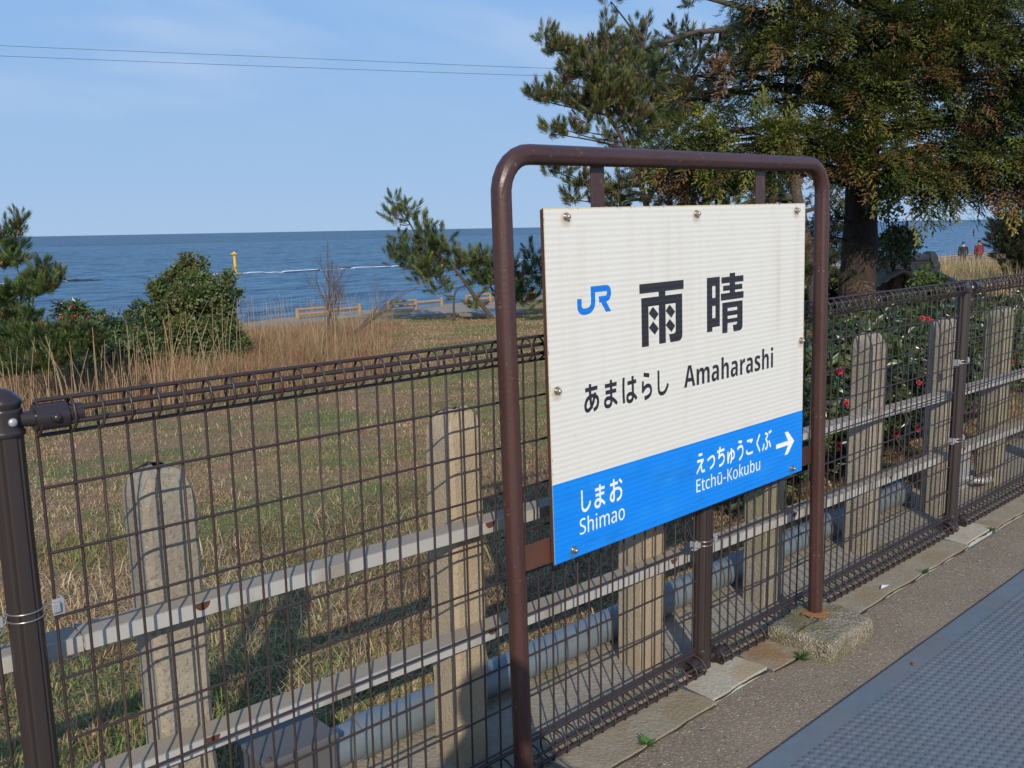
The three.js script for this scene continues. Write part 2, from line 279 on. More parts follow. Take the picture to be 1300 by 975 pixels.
// ---------------------------------------------------------------- platform
{
  const g = new THREE.PlaneGeometry(60, 12.6); g.rotateX(-Math.PI / 2); g.translate(10, -.004, 6.47); struct('platform', metric(g), M.asphalt);
  const slab = metric(new THREE.BoxGeometry(40, .3, .405)); slab.translate(12, -.1505, -.2225);
  struct('fence_base_slab', slab, M.slab);
  // kerb laid in uneven lengths in front of the fence, each piece its own stone
  const kerb = new THREE.Group(); kerb.name = 'kerb'; kerb.userData.kind = 'structure'; scene.add(kerb);
  const stone = (x0, x1, z1, mat, seed, h = .006) => {
    const n = Math.max(4, Math.round((x1 - x0) / .03)), rr = makeRng(seed), p = [], idx = [], m = 6;
    for (let i = 0; i <= n; i++) {
      const t = i / n, x = lerp(x0 + .003, x1 - .003, t), zf = z1 + .016 * (fbm(x * 9 + seed, 3, 3) - .5);
      for (let j = 0; j <= m; j++) { const k = j / m, z = lerp(-.019, zf, k); p.push(x + (i === 0 ? -.01 : i === n ? .01 : 0) * (k - .5) * 1.5, h + .004 * (fbm(x * 12 + seed, z * 12 + 20, 3) - .5), z); }
      p.push(x, -.03, zf - .002);
    }
    const w = m + 2; for (let i = 0; i < n; i++) for (let j = 0; j < w - 1; j++) { const a = i * w + j, b = a + w; idx.push(a, a + 1, b, b, a + 1, b + 1); }
    const gg = new THREE.BufferGeometry(); gg.setAttribute('position', new THREE.Float32BufferAttribute(p, 3)); gg.setIndex(idx); gg.computeVertexNormals();
    part('kerb_stone', metric(toCreasedNormals(gg, .7)), mat, kerb);
  };
  stone(-3.2, -1.4, .16, M.kerbTan, 6); stone(-1.396, -.404, .16, M.kerbPale, 7); stone(-.4, .62, .16, M.kerbTan, 3); stone(.62, 1.15, .16, M.kerbPale, 9);
  stone(1.15, 1.676, .20, M.grit, 4, .001); stone(1.68, 2.248, .170, M.kerbTan, 21); stone(2.252, 2.556, .158, M.kerbPale, 33, .009);
  stone(2.56, 2.80, .182, M.kerbRust, 41); stone(3.02, 4.222, .156, M.kerbTan, 55, .007); stone(4.226, 4.556, .142, M.kerbPale, 60, .009);
  stone(4.56, 5.55, .150, M.kerbTan, 71); stone(5.554, 6.7, .150, M.kerbTan, 82); stone(6.704, 8.4, .150, M.kerbPale, 90);

  { // dark soil in the crack between kerb and asphalt
    const p = [], idx = []; let n = 0, was = 0;
    for (const [x0, x1, z1, seed] of [[1.68, 2.248, .170, 21], [2.252, 2.556, .158, 33], [2.56, 2.80, .182, 41], [3.02, 4.222, .156, 55], [4.226, 4.556, .142, 60], [4.56, 5.55, .150, 71], [5.554, 6.7, .150, 82], [6.704, 8.4, .150, 90]]) {
      was = n; for (let x = x0; x <= x1; x += .012) { const zf = z1 + .016 * (fbm(x * 9 + seed, 3, 3) - .5); p.push(x, -.001, zf - .006, x, -.001, zf + .003 + .013 * Math.pow(fbm(x * 14 + 4, 2, 3), 1.5)); if (n > was) idx.push(n * 2 - 2, n * 2 - 1, n * 2, n * 2, n * 2 - 1, n * 2 + 1); n++; }
    }
    const g2 = new THREE.BufferGeometry(); g2.setAttribute('position', new THREE.Float32BufferAttribute(p, 3)); g2.setIndex(idx); g2.computeVertexNormals(); struct('kerb_joint', g2, std({ color: rgb(.035, .028, .02), roughness: 1 }));
  }
  const t = thing('walkway_mat', 'blue grey rubber walkway mat covered in rows of small round studs', 'mat', [0, 0, .44]);
  const mg = box(26, .011, 5.2, 8, .0025, 2.6, .004); part('sheet', mg, M.mat, t);
  const stud = new THREE.SphereGeometry(1, 10, 4, 0, Math.PI * 2, 0, Math.PI / 2), dots = [], r = makeRng(8);
  for (let j = 0; j < 50; j++) for (let i = 0; i < 240; i++) {
    const x = 1.5 + i * .029 + (j % 2) * .0145, z = .085 + j * .0252;
    if (x > 7.6 || z > .25 + (x - 1.5) * .0 + 1.2) continue;
    dots.push({ m: new THREE.Matrix4().compose(V(x, .0078, z), new THREE.Quaternion(), V(.0103, .0034, .0103)), c: rgb(1, 1, 1).multiplyScalar(.86 + .22 * r()) });
  }
  copies('studs', metric(stud), M.matDot, dots, t);
}
{ // litter and weeds along the kerb
  const green = std({ color: rgb(.055, .13, .02), roughness: .7 }), r = makeRng(19);
  const weed = (pos, n, s, label) => {
    const list = [];
    for (let i = 0; i < n; i++) { const a = r() * 6.28, l = s * (.5 + r() * .7), t = .4 + r() * .8, w = l * .17, d = V(Math.cos(a) * Math.sin(t), Math.cos(t), Math.sin(a) * Math.sin(t)), sd = V(-Math.sin(a), 0, Math.cos(a)).multiplyScalar(w);
      const A = d.clone().multiplyScalar(l * .45), T = d.clone().multiplyScalar(l).add(V(0, -l * .15, 0)); const g = new THREE.BufferGeometry(); const L = A.clone().add(sd), R = A.clone().sub(sd);
      g.setAttribute('position', new THREE.Float32BufferAttribute([0, 0, 0, ...L, ...R, ...L, ...T, ...R], 3)); g.computeVertexNormals(); list.push(g); }
    const o = part('weed', mergeGeometries(list), green, scene); o.name = numbered('weed'); o.position.set(...pos); tag(o, label, 'weed'); return o;
  };
  weed([1.915, 0, .172], 30, .036, 'small green weed at the kerb edge beside the near sign pole');
  weed([2.70, 0, .205], 26, .04, 'small green weed in the corner where the rusty kerb meets the pole footing');
  weed([3.76, 0, .160], 16, .035, 'tiny green weed by the pale scrap on the kerb edge past the footing');
  weed([4.52, 0, .150], 20, .03, 'low weed in the kerb crack below the right fence post');
  const lf = new THREE.SphereGeometry(1, 8, 5); lf.scale(.011, .003, .006);
  const a = part('dry_leaf', lf, std({ color: rgb(.15, .09, .05), roughness: .9 }), scene); a.position.set(2.91, .012, .49); a.rotation.y = .4; tag(a, 'small brown dead leaf lying on the mat edge', 'leaf');
  const sc = part('paper_scrap', new THREE.BufferGeometry().setFromPoints([V(-.03, .001, 0), V(0, .006, .012), V(.032, .002, .004), V(-.03, .001, 0), V(.032, .002, .004), V(.008, .004, -.014)]), std({ color: rgb(.75, .75, .75), roughness: .9 }), scene);
  sc.geometry.computeVertexNormals(); sc.position.set(3.47, .014, .125); tag(sc, 'small white scrap on the tan kerb right of the footing', 'litter');
}

// ---------------------------------------------------------------- station sign
{
  const S = thing('station_sign', 'station name board with white face and blue band in a bent brown pipe frame', 'sign', [2.215, 0, .1277]);
  const basis = (() => { const yw = -.0028, rot = .0142, tl = -.0148, u = V(Math.cos(yw), 0, -Math.sin(yw)), n = V(Math.sin(yw), 0, Math.cos(yw)), v = V(0, Math.cos(tl), 0).addScaledVector(n, Math.sin(tl));
    const u2 = u.clone().multiplyScalar(Math.cos(rot)).addScaledVector(v, Math.sin(rot)), v2 = v.clone().multiplyScalar(Math.cos(rot)).addScaledVector(u, -Math.sin(rot)); return new THREE.Matrix4().makeBasis(u2, v2, u2.clone().cross(v2)); })();
  S.quaternion.setFromRotationMatrix(basis);
  const K = 1.2 / 1171.5, W = 1.2, H = 874.5 * K, CY = 1.063, top = CY + H / 2;
  // the printed face
  const cw = 2048, s = cw / 1171.5, ch = Math.round(874.5 * s), cv = document.createElement('canvas'); cv.width = cw; cv.height = ch; const g = cv.getContext('2d');
  g.scale(s, s); g.fillStyle = '#d7d4ca'; g.fillRect(0, 0, 1172, 875);
  const rr = makeRng(3);
  for (let i = 0; i < 60; i++) { g.fillStyle = `rgba(150,120,70,${.01 + rr() * .02})`; const x = rr() * 1172, w = 4 + rr() * 30; g.fillRect(x, rr() * 200, w, 80 + rr() * 400); }
  g.fillStyle = '#0a82e4'; g.fillRect(0, 670, 1172, 210);
  g.fillStyle = 'rgba(205,180,120,.55)'; g.fillRect(0, 0, 1172, 3); g.fillRect(0, 0, 3, 875); g.fillRect(1168, 0, 4, 670);
  const P = (pts, col = '#2b282b') => { g.fillStyle = col; g.beginPath(); pts.forEach((q, i) => (i ? g.lineTo(q[0], q[1]) : g.moveTo(q[0], q[1]))); g.closePath(); g.fill(); };
  const R = (x0, y0, x1, y1, col) => P([[x0, y0], [x1, y0], [x1, y1], [x0, y1]], col);
  const ink = '#2b282b', paper = '#d7d4ca';
  // first character: rain
  R(345, 201, 535, 226); R(425, 220, 454, 367); R(352, 238, 528, 262); R(352, 238, 381, 368);
  g.fillStyle = ink; g.beginPath(); g.moveTo(498, 238); g.lineTo(528, 238); g.lineTo(528, 348); g.quadraticCurveTo(528, 368, 508, 368); g.lineTo(474, 368); g.lineTo(468, 345); g.lineTo(488, 345); g.quadraticCurveTo(498, 345, 498, 334); g.closePath(); g.fill();
  for (const [x, y] of [[403, 283], [403, 322], [475, 283], [475, 322]]) P([[x - 3, y - 19], [x + 21, y + 2], [x + 4, y + 18], [x - 21, y - 3]]);
  // second character: clear sky
  R(643, 203, 706, 346); R(643, 203, 669, 358); R(669, 228, 684, 262, paper); R(669, 285, 684, 320, paper);
  R(755, 196, 783, 262); R(714, 206, 826, 224); R(722, 231, 820, 246); R(711, 253, 827, 273);
  g.fillStyle = ink; g.beginPath(); g.moveTo(718, 280); g.lineTo(822, 280); g.lineTo(822, 352); g.quadraticCurveTo(822, 369, 804, 369); g.lineTo(776, 369); g.lineTo(771, 349); g.lineTo(785, 349); g.quadraticCurveTo(794, 349, 794, 341); g.lineTo(745, 341); g.lineTo(744, 369); g.lineTo(718, 369); g.closePath(); g.fill();
  R(745, 297, 794, 306, paper); R(745, 320, 794, 329, paper);
  // railway emblem
  g.strokeStyle = '#1173d0'; g.lineWidth = 16; g.lineJoin = 'miter'; g.stroke(new Path2D('M115 221 L115 238 Q115 254 134 254 Q165 254 165 230 L165 201 L213 201 Q225 201 225 213 Q225 228 207 228 L187 228'));
  P([[184, 221], [204, 221], [232, 261], [212, 261]], '#1173d0');
  // hiragana, each as pen strokes in a 100 box
  const KANA = {
    a: 'M12 22 L86 20 M42 3 Q38 50 50 90 M72 36 Q58 84 30 93 Q10 95 12 74 Q18 46 56 45 Q90 47 88 71 Q86 92 60 95',
    ma: 'M12 22 L88 21 M16 45 L84 44 M51 3 L52 74 Q52 95 33 95 Q12 95 12 81 Q12 66 33 66 Q60 66 88 92',
    ha: 'M15 5 Q9 50 15 96 M38 28 L94 26 M71 5 L72 74 Q71 94 53 94 Q36 94 36 81 Q36 67 55 67 Q76 67 95 90',
    ra: 'M28 8 L72 15 M22 32 L20 68 Q40 50 62 51 Q86 54 85 72 Q82 94 32 95',
    si: 'M18 3 L18 68 Q18 94 46 94 Q76 94 92 60',
    o: 'M6 25 L64 24 M34 4 L34 78 Q34 95 20 91 Q4 84 10 71 Q24 46 58 46 Q90 49 89 70 Q86 94 54 94 M74 12 L95 29',
    e: 'M30 8 L68 8 M14 38 L78 38 L8 96 M44 68 Q58 60 60 76 Q60 94 74 94 L96 93',
    tu: 'M6 30 Q50 10 70 12 Q95 20 90 50 Q84 86 36 94',
    ti: 'M8 24 L90 22 M42 3 L26 56 Q50 40 68 44 Q91 51 86 72 Q78 95 30 95',
    yu: 'M12 20 Q4 52 12 90 Q14 50 46 28 Q84 14 92 48 Q92 76 58 74 M54 4 L56 66 Q54 90 40 97',
    u: 'M28 6 L72 11 M12 42 Q50 26 72 34 Q92 46 80 72 Q68 90 36 97',
    ko: 'M20 12 L82 12 Q68 20 62 28 M16 64 Q12 90 50 90 L90 87',
    ku: 'M74 3 L22 47 L78 97',
    bu: 'M34 10 Q62 14 58 24 L42 40 Q62 58 56 80 Q50 94 34 88 M8 94 Q20 78 22 60 M72 54 Q84 70 90 90 M74 4 L80 17 M88 0 L95 13',
  };
  const kana = (k, x0, y0, x1, y1, lw, col) => { g.save(); g.translate(x0, y0); const sx = (x1 - x0) / 100, sy = (y1 - y0) / 100; g.scale(sx, sy); g.lineWidth = lw / Math.sqrt(sx * sy); g.lineCap = 'butt'; g.lineJoin = 'round'; g.strokeStyle = col; g.stroke(new Path2D(KANA[k])); g.restore(); };
  kana('a', 120, 435, 182, 509, 9.6, ink); kana('ma', 194, 435, 255, 509, 9.6, ink); kana('ha', 266, 435, 330, 510, 9.6, ink); kana('ra', 342, 436, 396, 510, 9.6, ink); kana('si', 410, 437, 466, 509, 9.6, ink);
  const white = '#f0f0ee';
  const sub = (k, x0, y0, x1, y1) => kana(k, x0, y0, x1, y1, 7, white);
  sub('e', 587, 706, 632, 766); sub('tu', 641, 722, 681, 764); sub('ti', 688, 704, 733, 766); sub('yu', 743, 719, 783, 767); sub('u', 791, 705, 832, 767); sub('ko', 839, 709, 885, 762); sub('ku', 895, 704, 927, 763); sub('bu', 930, 703, 986, 765);
  sub('si', 98, 703, 140, 764); sub('ma', 149, 702, 198, 765); sub('o', 210, 699, 264, 765);
  P([[1013, 757], [1084, 757], [1064, 726], [1083, 726], [1122, 764], [1083, 802], [1064, 802], [1084, 772], [1013, 772]], white);
  const text = (t, x0, x1, base, cap, weight, col) => { g.save(); g.font = `${weight} 100px sans-serif`; const w = g.measureText(t).width; g.translate(x0, base); g.scale((x1 - x0) / w, cap / 71.4); g.fillStyle = col; g.fillText(t, 0, 0); g.restore(); };
  text('Amaharashi', 534, 997, 504, 61, 'bold', ink);
  text('Etch\u016b-Kokubu', 583, 926, 820, 38, 'normal', white);
  text('Shimao', 92, 273, 820, 41, 'normal', white);
  for (const [x, y] of [[76, 21], [595, 23], [1117, 22], [27, 437], [1155, 437], [70, 853], [1110, 854]]) { const q = g.createRadialGradient(x, y, 4, x, y + 8, 22); q.addColorStop(0, 'rgba(120,70,30,.45)'); q.addColorStop(1, 'rgba(120,80,30,0)'); g.fillStyle = q; g.fillRect(x - 24, y - 20, 48, 60); }
  for (let i = 0; i < 90; i++) { const x = rr() * 1172, y = 670 + rr() * 205, w = 20 + rr() * 120, h2 = 6 + rr() * 40, q = g.createRadialGradient(0, 0, 0, 0, 0, 1); q.addColorStop(0, `rgba(${rr() < .5 ? '200,225,255' : '0,20,60'},${.03 + rr() * .05})`); q.addColorStop(1, 'rgba(128,160,200,0)'); g.save(); g.translate(x, y); g.scale(w, h2); g.fillStyle = q; g.beginPath(); g.arc(0, 0, 1, 0, 7); g.fill(); g.restore(); }
  for (let i = 0; i < 46; i++) { const x = rr() * 1172, y = rr() * 875, a = rr() * 6.28, l = 3 + rr() * 22; g.strokeStyle = `rgba(${rr() < .5 ? '110,95,75' : '245,245,240'},${.12 + rr() * .25})`; g.lineWidth = .5 + rr() * .8; g.beginPath(); g.moveTo(x, y); g.lineTo(x + Math.cos(a) * l, y + Math.sin(a) * l); g.stroke(); }
  for (let i = 0; i < 120; i++) { g.fillStyle = `rgba(90,70,45,${.1 + rr() * .35})`; const e = rr() < .5; g.fillRect(e ? (rr() < .5 ? rr() * 4 : 1168 + rr() * 4) : rr() * 1172, e ? rr() * 875 : rr() * 3, 1 + rr() * 3, 1 + rr() * 5); }
  const face = new THREE.CanvasTexture(cv); face.colorSpace = THREE.SRGBColorSpace; face.anisotropy = 16;
  const ribs = tex([4, 256], (u, v) => .5 + .5 * Math.sin(v * Math.PI * 2), 0, false); ribs.repeat.set(1, 61);
  const faceMat = std({ map: face, bumpMap: ribs, bumpScale: .00042, roughness: .42 });
  const rim = std({ color: rgb(.10, .055, .045), roughness: .6 });
  part('face', new THREE.BoxGeometry(W, H, .004).translate(0, CY, -.002), [rim, rim, rim, rim, faceMat, rim], S);
  part('backing', box(W - .004, H - .004, .011, 0, CY, -.0098, .003), M.rustPaint, S);
  // bent pipe frame
  const xl = -.7285, xr = .7165, yt = top + .125, rb = .092, zc = -.006, path = new THREE.CurvePath();
  const seg = (a, b) => path.add(new THREE.LineCurve3(a, b)), k = .5523 * rb;
  seg(V(xl, -.3, zc), V(xl, yt - rb, zc)); path.add(new THREE.CubicBezierCurve3(V(xl, yt - rb, zc), V(xl, yt - rb + k, zc), V(xl + rb - k, yt, zc), V(xl + rb, yt, zc)));
  seg(V(xl + rb, yt, zc), V(xr - rb, yt, zc)); path.add(new THREE.CubicBezierCurve3(V(xr - rb, yt, zc), V(xr - rb + k, yt, zc), V(xr, yt - rb + k, zc), V(xr, yt - rb, zc))); seg(V(xr, yt - rb, zc), V(xr, -.1, zc));
  part('pipe_frame', metric(new THREE.TubeGeometry(path, 220, .0243, 24)).translate(0, 0, 0), M.brownPaint, S);
  { const f = S.getObjectByName('pipe_frame').geometry; const c = toCreasedNormals(f, 1.0); f.setAttribute('normal', c.attributes.normal); }
  for (const x of [-.379, .371]) part('hanger', box(.05, yt - top + .3, .006, x, (yt + top) / 2 - .15, -.0235, .002), M.brownPaint, S);
  const by = top - .862;
  part('bracket', box(.42, .066, .006, xl + .21, by, -.0237, .002), M.rustPaint, S);
  part('bracket', box(.30, .066, .006, xr - .15, by, -.0237, .002), M.brownPaint, S);
  // dome nuts on washers
  for (const [u, v] of [[76, 21], [595, 23], [1117, 22], [27, 437], [1155, 437], [70, 853], [1110, 854]]) {
    const gn = merge([new THREE.CylinderGeometry(.0115, .0115, .002, 18).rotateX(Math.PI / 2).translate(0, 0, .001), new THREE.CylinderGeometry(.0078, .0082, .008, 6).rotateX(Math.PI / 2).translate(0, 0, .006), new THREE.SphereGeometry(.0066, 14, 8).translate(0, 0, .011)]);
    gn.scale(.88, .88, .88); gn.translate(u * K - .6, top - v * K, 0); part('dome_nut', gn, M.steel, S);
  }
  // rough concrete footing round the far leg
  const fg = mergeVertices(new THREE.BoxGeometry(.31, .16, .25, 28, 12, 24)), p = fg.attributes.position;
  for (let i = 0; i < p.count; i++) { let x = p.getX(i), y = p.getY(i), z = p.getZ(i); const q = V(x, y, z), hx = .155, hy = .08, hz = .125, r0 = .018; const c = V(clamp(x, -hx + r0, hx - r0), clamp(y, -hy + r0, hy - r0), clamp(z, -hz + r0, hz - r0)); q.sub(c); if (q.length() > 1e-6) q.setLength(r0); q.add(c);
    const n1 = fbm(x * 22 + y * 9 + 60, z * 22 + y * 13 + 60, 4) - .5, n2 = fbm(x * 60 + 20 + y * 40, z * 60 + y * 30 + 10, 3) - .5; q.multiplyScalar(1 + n1 * .07 + n2 * .05); if (x < 0 && z < 0) q.y -= .010; if (z > 0) q.y -= z * .09; p.setXYZ(i, q.x, q.y, q.z); }
  fg.computeVertexNormals(); const fm = part('footing', metric(fg), M.footing, S); { const c = toCreasedNormals(fm.geometry, .9); fm.geometry.setAttribute('normal', c.attributes.normal); }
  fm.position.set(.685, -.016, .035);
  const ring = new THREE.CircleGeometry(.052, 28); ring.rotateX(-Math.PI / 2);
  { const q = ring.attributes.position; for (let i = 1; i < q.count; i++) { const k2 = .75 + .5 * fbm(i * .7 + 3, 5, 2); q.setXYZ(i, q.getX(i) * k2, -.006, q.getZ(i) * k2); } q.setY(0, .004); ring.computeVertexNormals(); }
  const rs = part('rust_skirt', metric(ring), std({ color: rgb(.27, .13, .05), roughness: 1, bumpMap: M.concrete.bumpMap, bumpScale: .004 }), S); rs.position.set(xr, .071, zc);
}

// ---------------------------------------------------------------- brown mesh fence
{
  const Fn = thing('mesh_fence', 'dark brown welded wire mesh fence with rolled top running along the platform', 'fence', [0, 0, 0]);
  const X0 = .412, H = 1.18;
  // one upright wire: bottom roll, straight run, top roll
  const pts = [V(0, .062, .008), V(0, .060, .030), V(0, .045, .050), V(0, .022, .058), V(0, .010, .046), V(0, .012, .014), V(0, .034, .000), V(0, .062, 0), V(0, .12, 0), V(0, .6, 0), V(0, 1.09, 0), V(0, 1.125, -.001), V(0, 1.155, -.006), V(0, 1.175, .000), V(0, 1.182, .012), V(0, 1.172, .028), V(0, 1.152, .036), V(0, 1.134, .032), V(0, 1.122, .016), V(0, 1.118, .004)];
  const up = new THREE.TubeGeometry(new THREE.CatmullRomCurve3(pts, false, 'catmullrom', .35), 84, .0029, 6);
  const spans = [[X0 - 2, X0, 0, 39], [X0, X0 + 2, 0, 39], [X0 + 2, X0 + 4, 0, 39], [X0 + 4, X0 + 6, 0, 39]];
  const capG = new THREE.LatheGeometry([[.0001, 1.208], [.008, 1.207], [.018, 1.201], [.026, 1.193], [.0305, 1.187], [.031, 1.182], [.029, 1.178], [.0285, 1.174]].map((q) => new THREE.Vector2(...q)), 28);
  const bandG = new THREE.LatheGeometry([[.0275, 1.174], [.0300, 1.173], [.0305, 1.168], [.0295, 1.165], [.0295, 1.138], [.0320, 1.135], [.0320, 1.128], [.0275, 1.126]].map((q) => new THREE.Vector2(...q)), 28);
  // fluted tube
  const ring = []; for (let i = 0; i < 96; i++) { const a = i / 96 * Math.PI * 2, r = .0278 - .0035 * Math.pow(Math.max(0, Math.cos(a * 6)), 10); ring.push(new THREE.Vector2(Math.cos(a) * r, Math.sin(a) * r)); }
  const postG = new THREE.ExtrudeGeometry(new THREE.Shape(ring), { depth: 1.18, bevelEnabled: false, curveSegments: 1 }); postG.rotateX(-Math.PI / 2);
  const postC = toCreasedNormals(postG, .5);
  for (const i of [-1, 0, 1, 2, 3]) {
    const post = part('fence_post', postC, M.fencePaint, Fn); post.position.set(X0 + 2 * i, 0, 0);
    const capped = i < 1;
    part('cap', capped ? capG : new THREE.LatheGeometry([[.0001, 1.186], [.02, 1.184], [.029, 1.176], [.0295, 1.16]].map((q) => new THREE.Vector2(...q)), 24), M.capPaint, post);
    part('band', bandG, M.capPaint, post);
    part('ferrule', new THREE.LatheGeometry([[.0275, .075], [.0325, .074], [.0325, .048], [.030, .044], [.033, .040], [.033, 0]].map((q) => new THREE.Vector2(...q)), 24), M.capPaint, post);
    for (const [bx, bz] of [[.018, .026]]) part('bolt', new THREE.SphereGeometry(.0075, 12, 8).scale(1, 1, .6).translate(bx - .012, 1.153, .031), M.clip, post);
    for (const y of [.81, .44]) {
      if (i < 1 && y < .6) continue;
      for (const sx of [-1, 1]) {
        const c = merge([box(.020, .030, .004, sx * .052, y, .010, .001), box(.004, .030, .020, sx * .060, y, .003, .001), box(.014, .018, .010, sx * .046, y + .002, .016, .002)]); part('wire_clip', c, M.clip, post);
      }
      part('tie', merge([0, .014].map((d) => new THREE.TorusGeometry(.0295, .0018, 6, 28).rotateX(Math.PI / 2).translate(0, y - .006 + d, 0).toNonIndexed())), M.steel, post);
    }
    if (i < 3) for (const y of [1.153, .034]) part('rail_socket', merge([new THREE.CylinderGeometry(.0235, .0235, .052, 20).rotateZ(Math.PI / 2).translate(.068, y, .016), new THREE.CylinderGeometry(.012, .016, .03, 14).rotateZ(Math.PI / 2).translate(.036, y, .012), new THREE.CylinderGeometry(.017, .017, .03, 16).rotateZ(Math.PI / 2).translate(.106, y, .016), new THREE.SphereGeometry(.0085, 10, 8).translate(.072, y, .040)]), M.capPaint, post);
    if (i > 0) for (const y of [1.153, .034]) part('rail_socket', merge([new THREE.CylinderGeometry(.0235, .0235, .045, 20).rotateZ(Math.PI / 2).translate(-.062, y, .016), new THREE.CylinderGeometry(.012, .016, .03, 14).rotateZ(Math.PI / 2).translate(-.036, y, .012)]), M.capPaint, post);
  }
  spans.forEach(([a, b, k0, k1], s) => {
    const panel = new THREE.Group(); panel.name = 'mesh_panel'; Fn.add(panel);
    const rw = makeRng(500 + s); for (let k = k0; k < k1; k++) { const w = part('wire', up, rw() < .3 ? M.wireWorn : M.wire, panel); w.position.set(a + .052 + k * .05 + (rw() - .5) * .003, 0, (rw() - .5) * .002); w.rotation.z = (rw() - .5) * .0045; w.rotation.x = (rw() - .5) * .003; }
    const x0 = a + .048 + k0 * .05, x1 = a + .052 + (k1 - 1) * .05 + .006, L = x1 - x0, bar = (y, z, r) => part('wire', new THREE.CylinderGeometry(r, r, L, 8).rotateZ(Math.PI / 2).translate((x0 + x1) / 2, y, z), M.wire, panel);
    for (let k = 0; k < 9; k++) bar(1.026 - .118 * k, .0050, .0030);
    bar(1.118, -.002, .0036); bar(1.140, .026, .0048); bar(1.163, .026, .0050); bar(1.181, .010, .0040); bar(1.156, -.012, .003);
    bar(.066, .004, .0055); bar(.044, .042, .0048); bar(.016, .044, .0058); bar(.016, .010, .0040);
  });
}

// ---------------------------------------------------------------- old concrete post and angle rail fence
{
  const C = thing('concrete_fence', 'weathered concrete posts carrying two pale steel angle rails just behind the mesh fence', 'fence', [0, 0, 0]);
  const postG = (seed) => {
    const w = .114, d = .118, h = .903, sh = new THREE.Shape([[-w / 2, -d / 2 + .012], [-w / 2 + .012, -d / 2], [w / 2 - .012, -d / 2], [w / 2, -d / 2 + .012], [w / 2, d / 2 - .012], [w / 2 - .012, d / 2], [-w / 2 + .012, d / 2], [-w / 2, d / 2 - .012]].map((q) => new THREE.Vector2(...q)));
    const g = mergeVertices(new THREE.ExtrudeGeometry(sh, { depth: h + .3, steps: 30, bevelEnabled: true, bevelThickness: .082, bevelSize: .047, bevelOffset: -.047, bevelSegments: 4 }).deleteAttribute('uv').deleteAttribute('normal'), 1e-4); g.rotateX(-Math.PI / 2); g.translate(0, -.3, 0);
    const p = g.attributes.position; for (let i = 0; i < p.count; i++) { const x = p.getX(i), y = p.getY(i), z = p.getZ(i), n = (fbm(y * 14 + seed, x * 40 + z * 40 + seed, 3) - .5) * .006 + (y > .9 ? (fbm(x * 50 + seed, z * 50 + y * 30, 3) - .5) * .022 : 0); p.setXYZ(i, x + n, y + (y > .93 ? n * 1.2 : 0), z + n * .7); }
    g.computeVertexNormals(); return metric(toCreasedNormals(g, .55));
  };
  const X = [.735, 1.525, 2.315, 3.06, 3.86, 4.655, 5.37, 6.13];
  X.forEach((x, i) => {
    const m = [M.concrete, M.concreteWarm, M.concreteWarm, M.concreteMossy, M.concrete, M.concrete, M.concreteMossy, M.concrete][i];
    const q = part('concrete_post', postG(i * 17 + 3), m, C); q.position.set(x, 0, -.178); q.rotation.z = [.004, -.003, .002, 0, -.012, .004, -.006, 0][i];
    for (const yr of [.722 - .017 * x - .012, .4255 - .0176 * x - .012]) part('bolt', new THREE.CylinderGeometry(.010, .010, .014, 6).rotateX(Math.PI / 2).translate(.0, yr, .064), M.rust, q);
  });
  // angle irons in lengths that meet near the posts, a notch cut at each bolt
  const rail = (y0, slope, ends) => {
    for (let i = 0; i < ends.length - 1; i++) {
      const a = ends[i] + .002, b = ends[i + 1] - .002, L = b - a, mid = (a + b) / 2, ang = Math.atan(slope);
      const topG = metric(new THREE.BoxGeometry(L, .005, .058)), lipG = metric(new THREE.BoxGeometry(L, .030, .005));
      const r = part('angle_rail', topG, M.railTop, C); r.position.set(mid, y0 + slope * mid, -.0895); r.rotation.z = ang;
      const l = part('lip', lipG.translate(0, -.0125, .0317), M.railFace, r);
      for (const x of X) if (x > a && x < b) part('notch', new THREE.CircleGeometry(.017, 14, Math.PI, Math.PI).translate(x + .018 - mid, .0025, .0347), M.rust, r);
    }
  };
  rail(.722, -.017, [-1.6, .52, 1.93, 3.35, 4.43, 6.9]);
  rail(.4255, -.0176, [-1.6, .50, 1.95, 3.30, 4.40, 6.9]);
}
{ // galvanised conduit along the slab, with couplings
  const t = thing('conduit_pipe', 'blue grey galvanised conduit pipe lying on the slab behind the fence posts', 'pipe', [0, .057, -.36]);
  const c = (x0, x1, r) => new THREE.CylinderGeometry(r, r, x1 - x0, 28).rotateZ(Math.PI / 2).translate((x0 + x1) / 2, 0, 0);
  part('pipe_run', metric(merge([c(-2, 4.6, .054)])), M.pipe, t); { const g = t.children[0].geometry, q = toCreasedNormals(g, 1); g.setAttribute('normal', q.attributes.normal); }
  for (const x of [1.34, 2.62, 3.93, 4.63]) { const k = part('coupling', metric(c(x - .05, x + .05, .061)), M.pipe, t); const q = toCreasedNormals(k.geometry, 1); k.geometry.setAttribute('normal', q.attributes.normal); }
}
{ // two pull boxes
  const a = thing('junction_box', 'low grey junction box on the slab in the bottom left, under the lower rail', 'junction box', [1.05, 0, -.30], 0);
  part('body', box(.19, .175, .155, 0, .0875, 0, .004), M.box, a); part('lid', box(.206, .016, .170, 0, .184, 0, .004), M.box, a); part('screw', new THREE.SphereGeometry(.006, 10, 6).translate(-.085, .193, .07), M.rust, a);
  const b = thing('junction_box', 'grey junction box behind the mesh right of the right fence post', 'junction box', [5.08, 0, -.30]);
  part('body', box(.24, .25, .16, 0, .125, 0, .005), M.galv, b); part('lid', box(.25, .012, .17, 0, .257, 0, .004), M.galv, b);
  part('elbow', tube([V(.10, .05, .08), V(.11, .05, .13), V(.14, .045, .15), V(.30, .03, .15)], .018, 20, 12), M.galv, b);
  part('gland', new THREE.CylinderGeometry(.026, .026, .03, 6).rotateX(Math.PI / 2).translate(.10, .05, .095), M.clip, b);
}

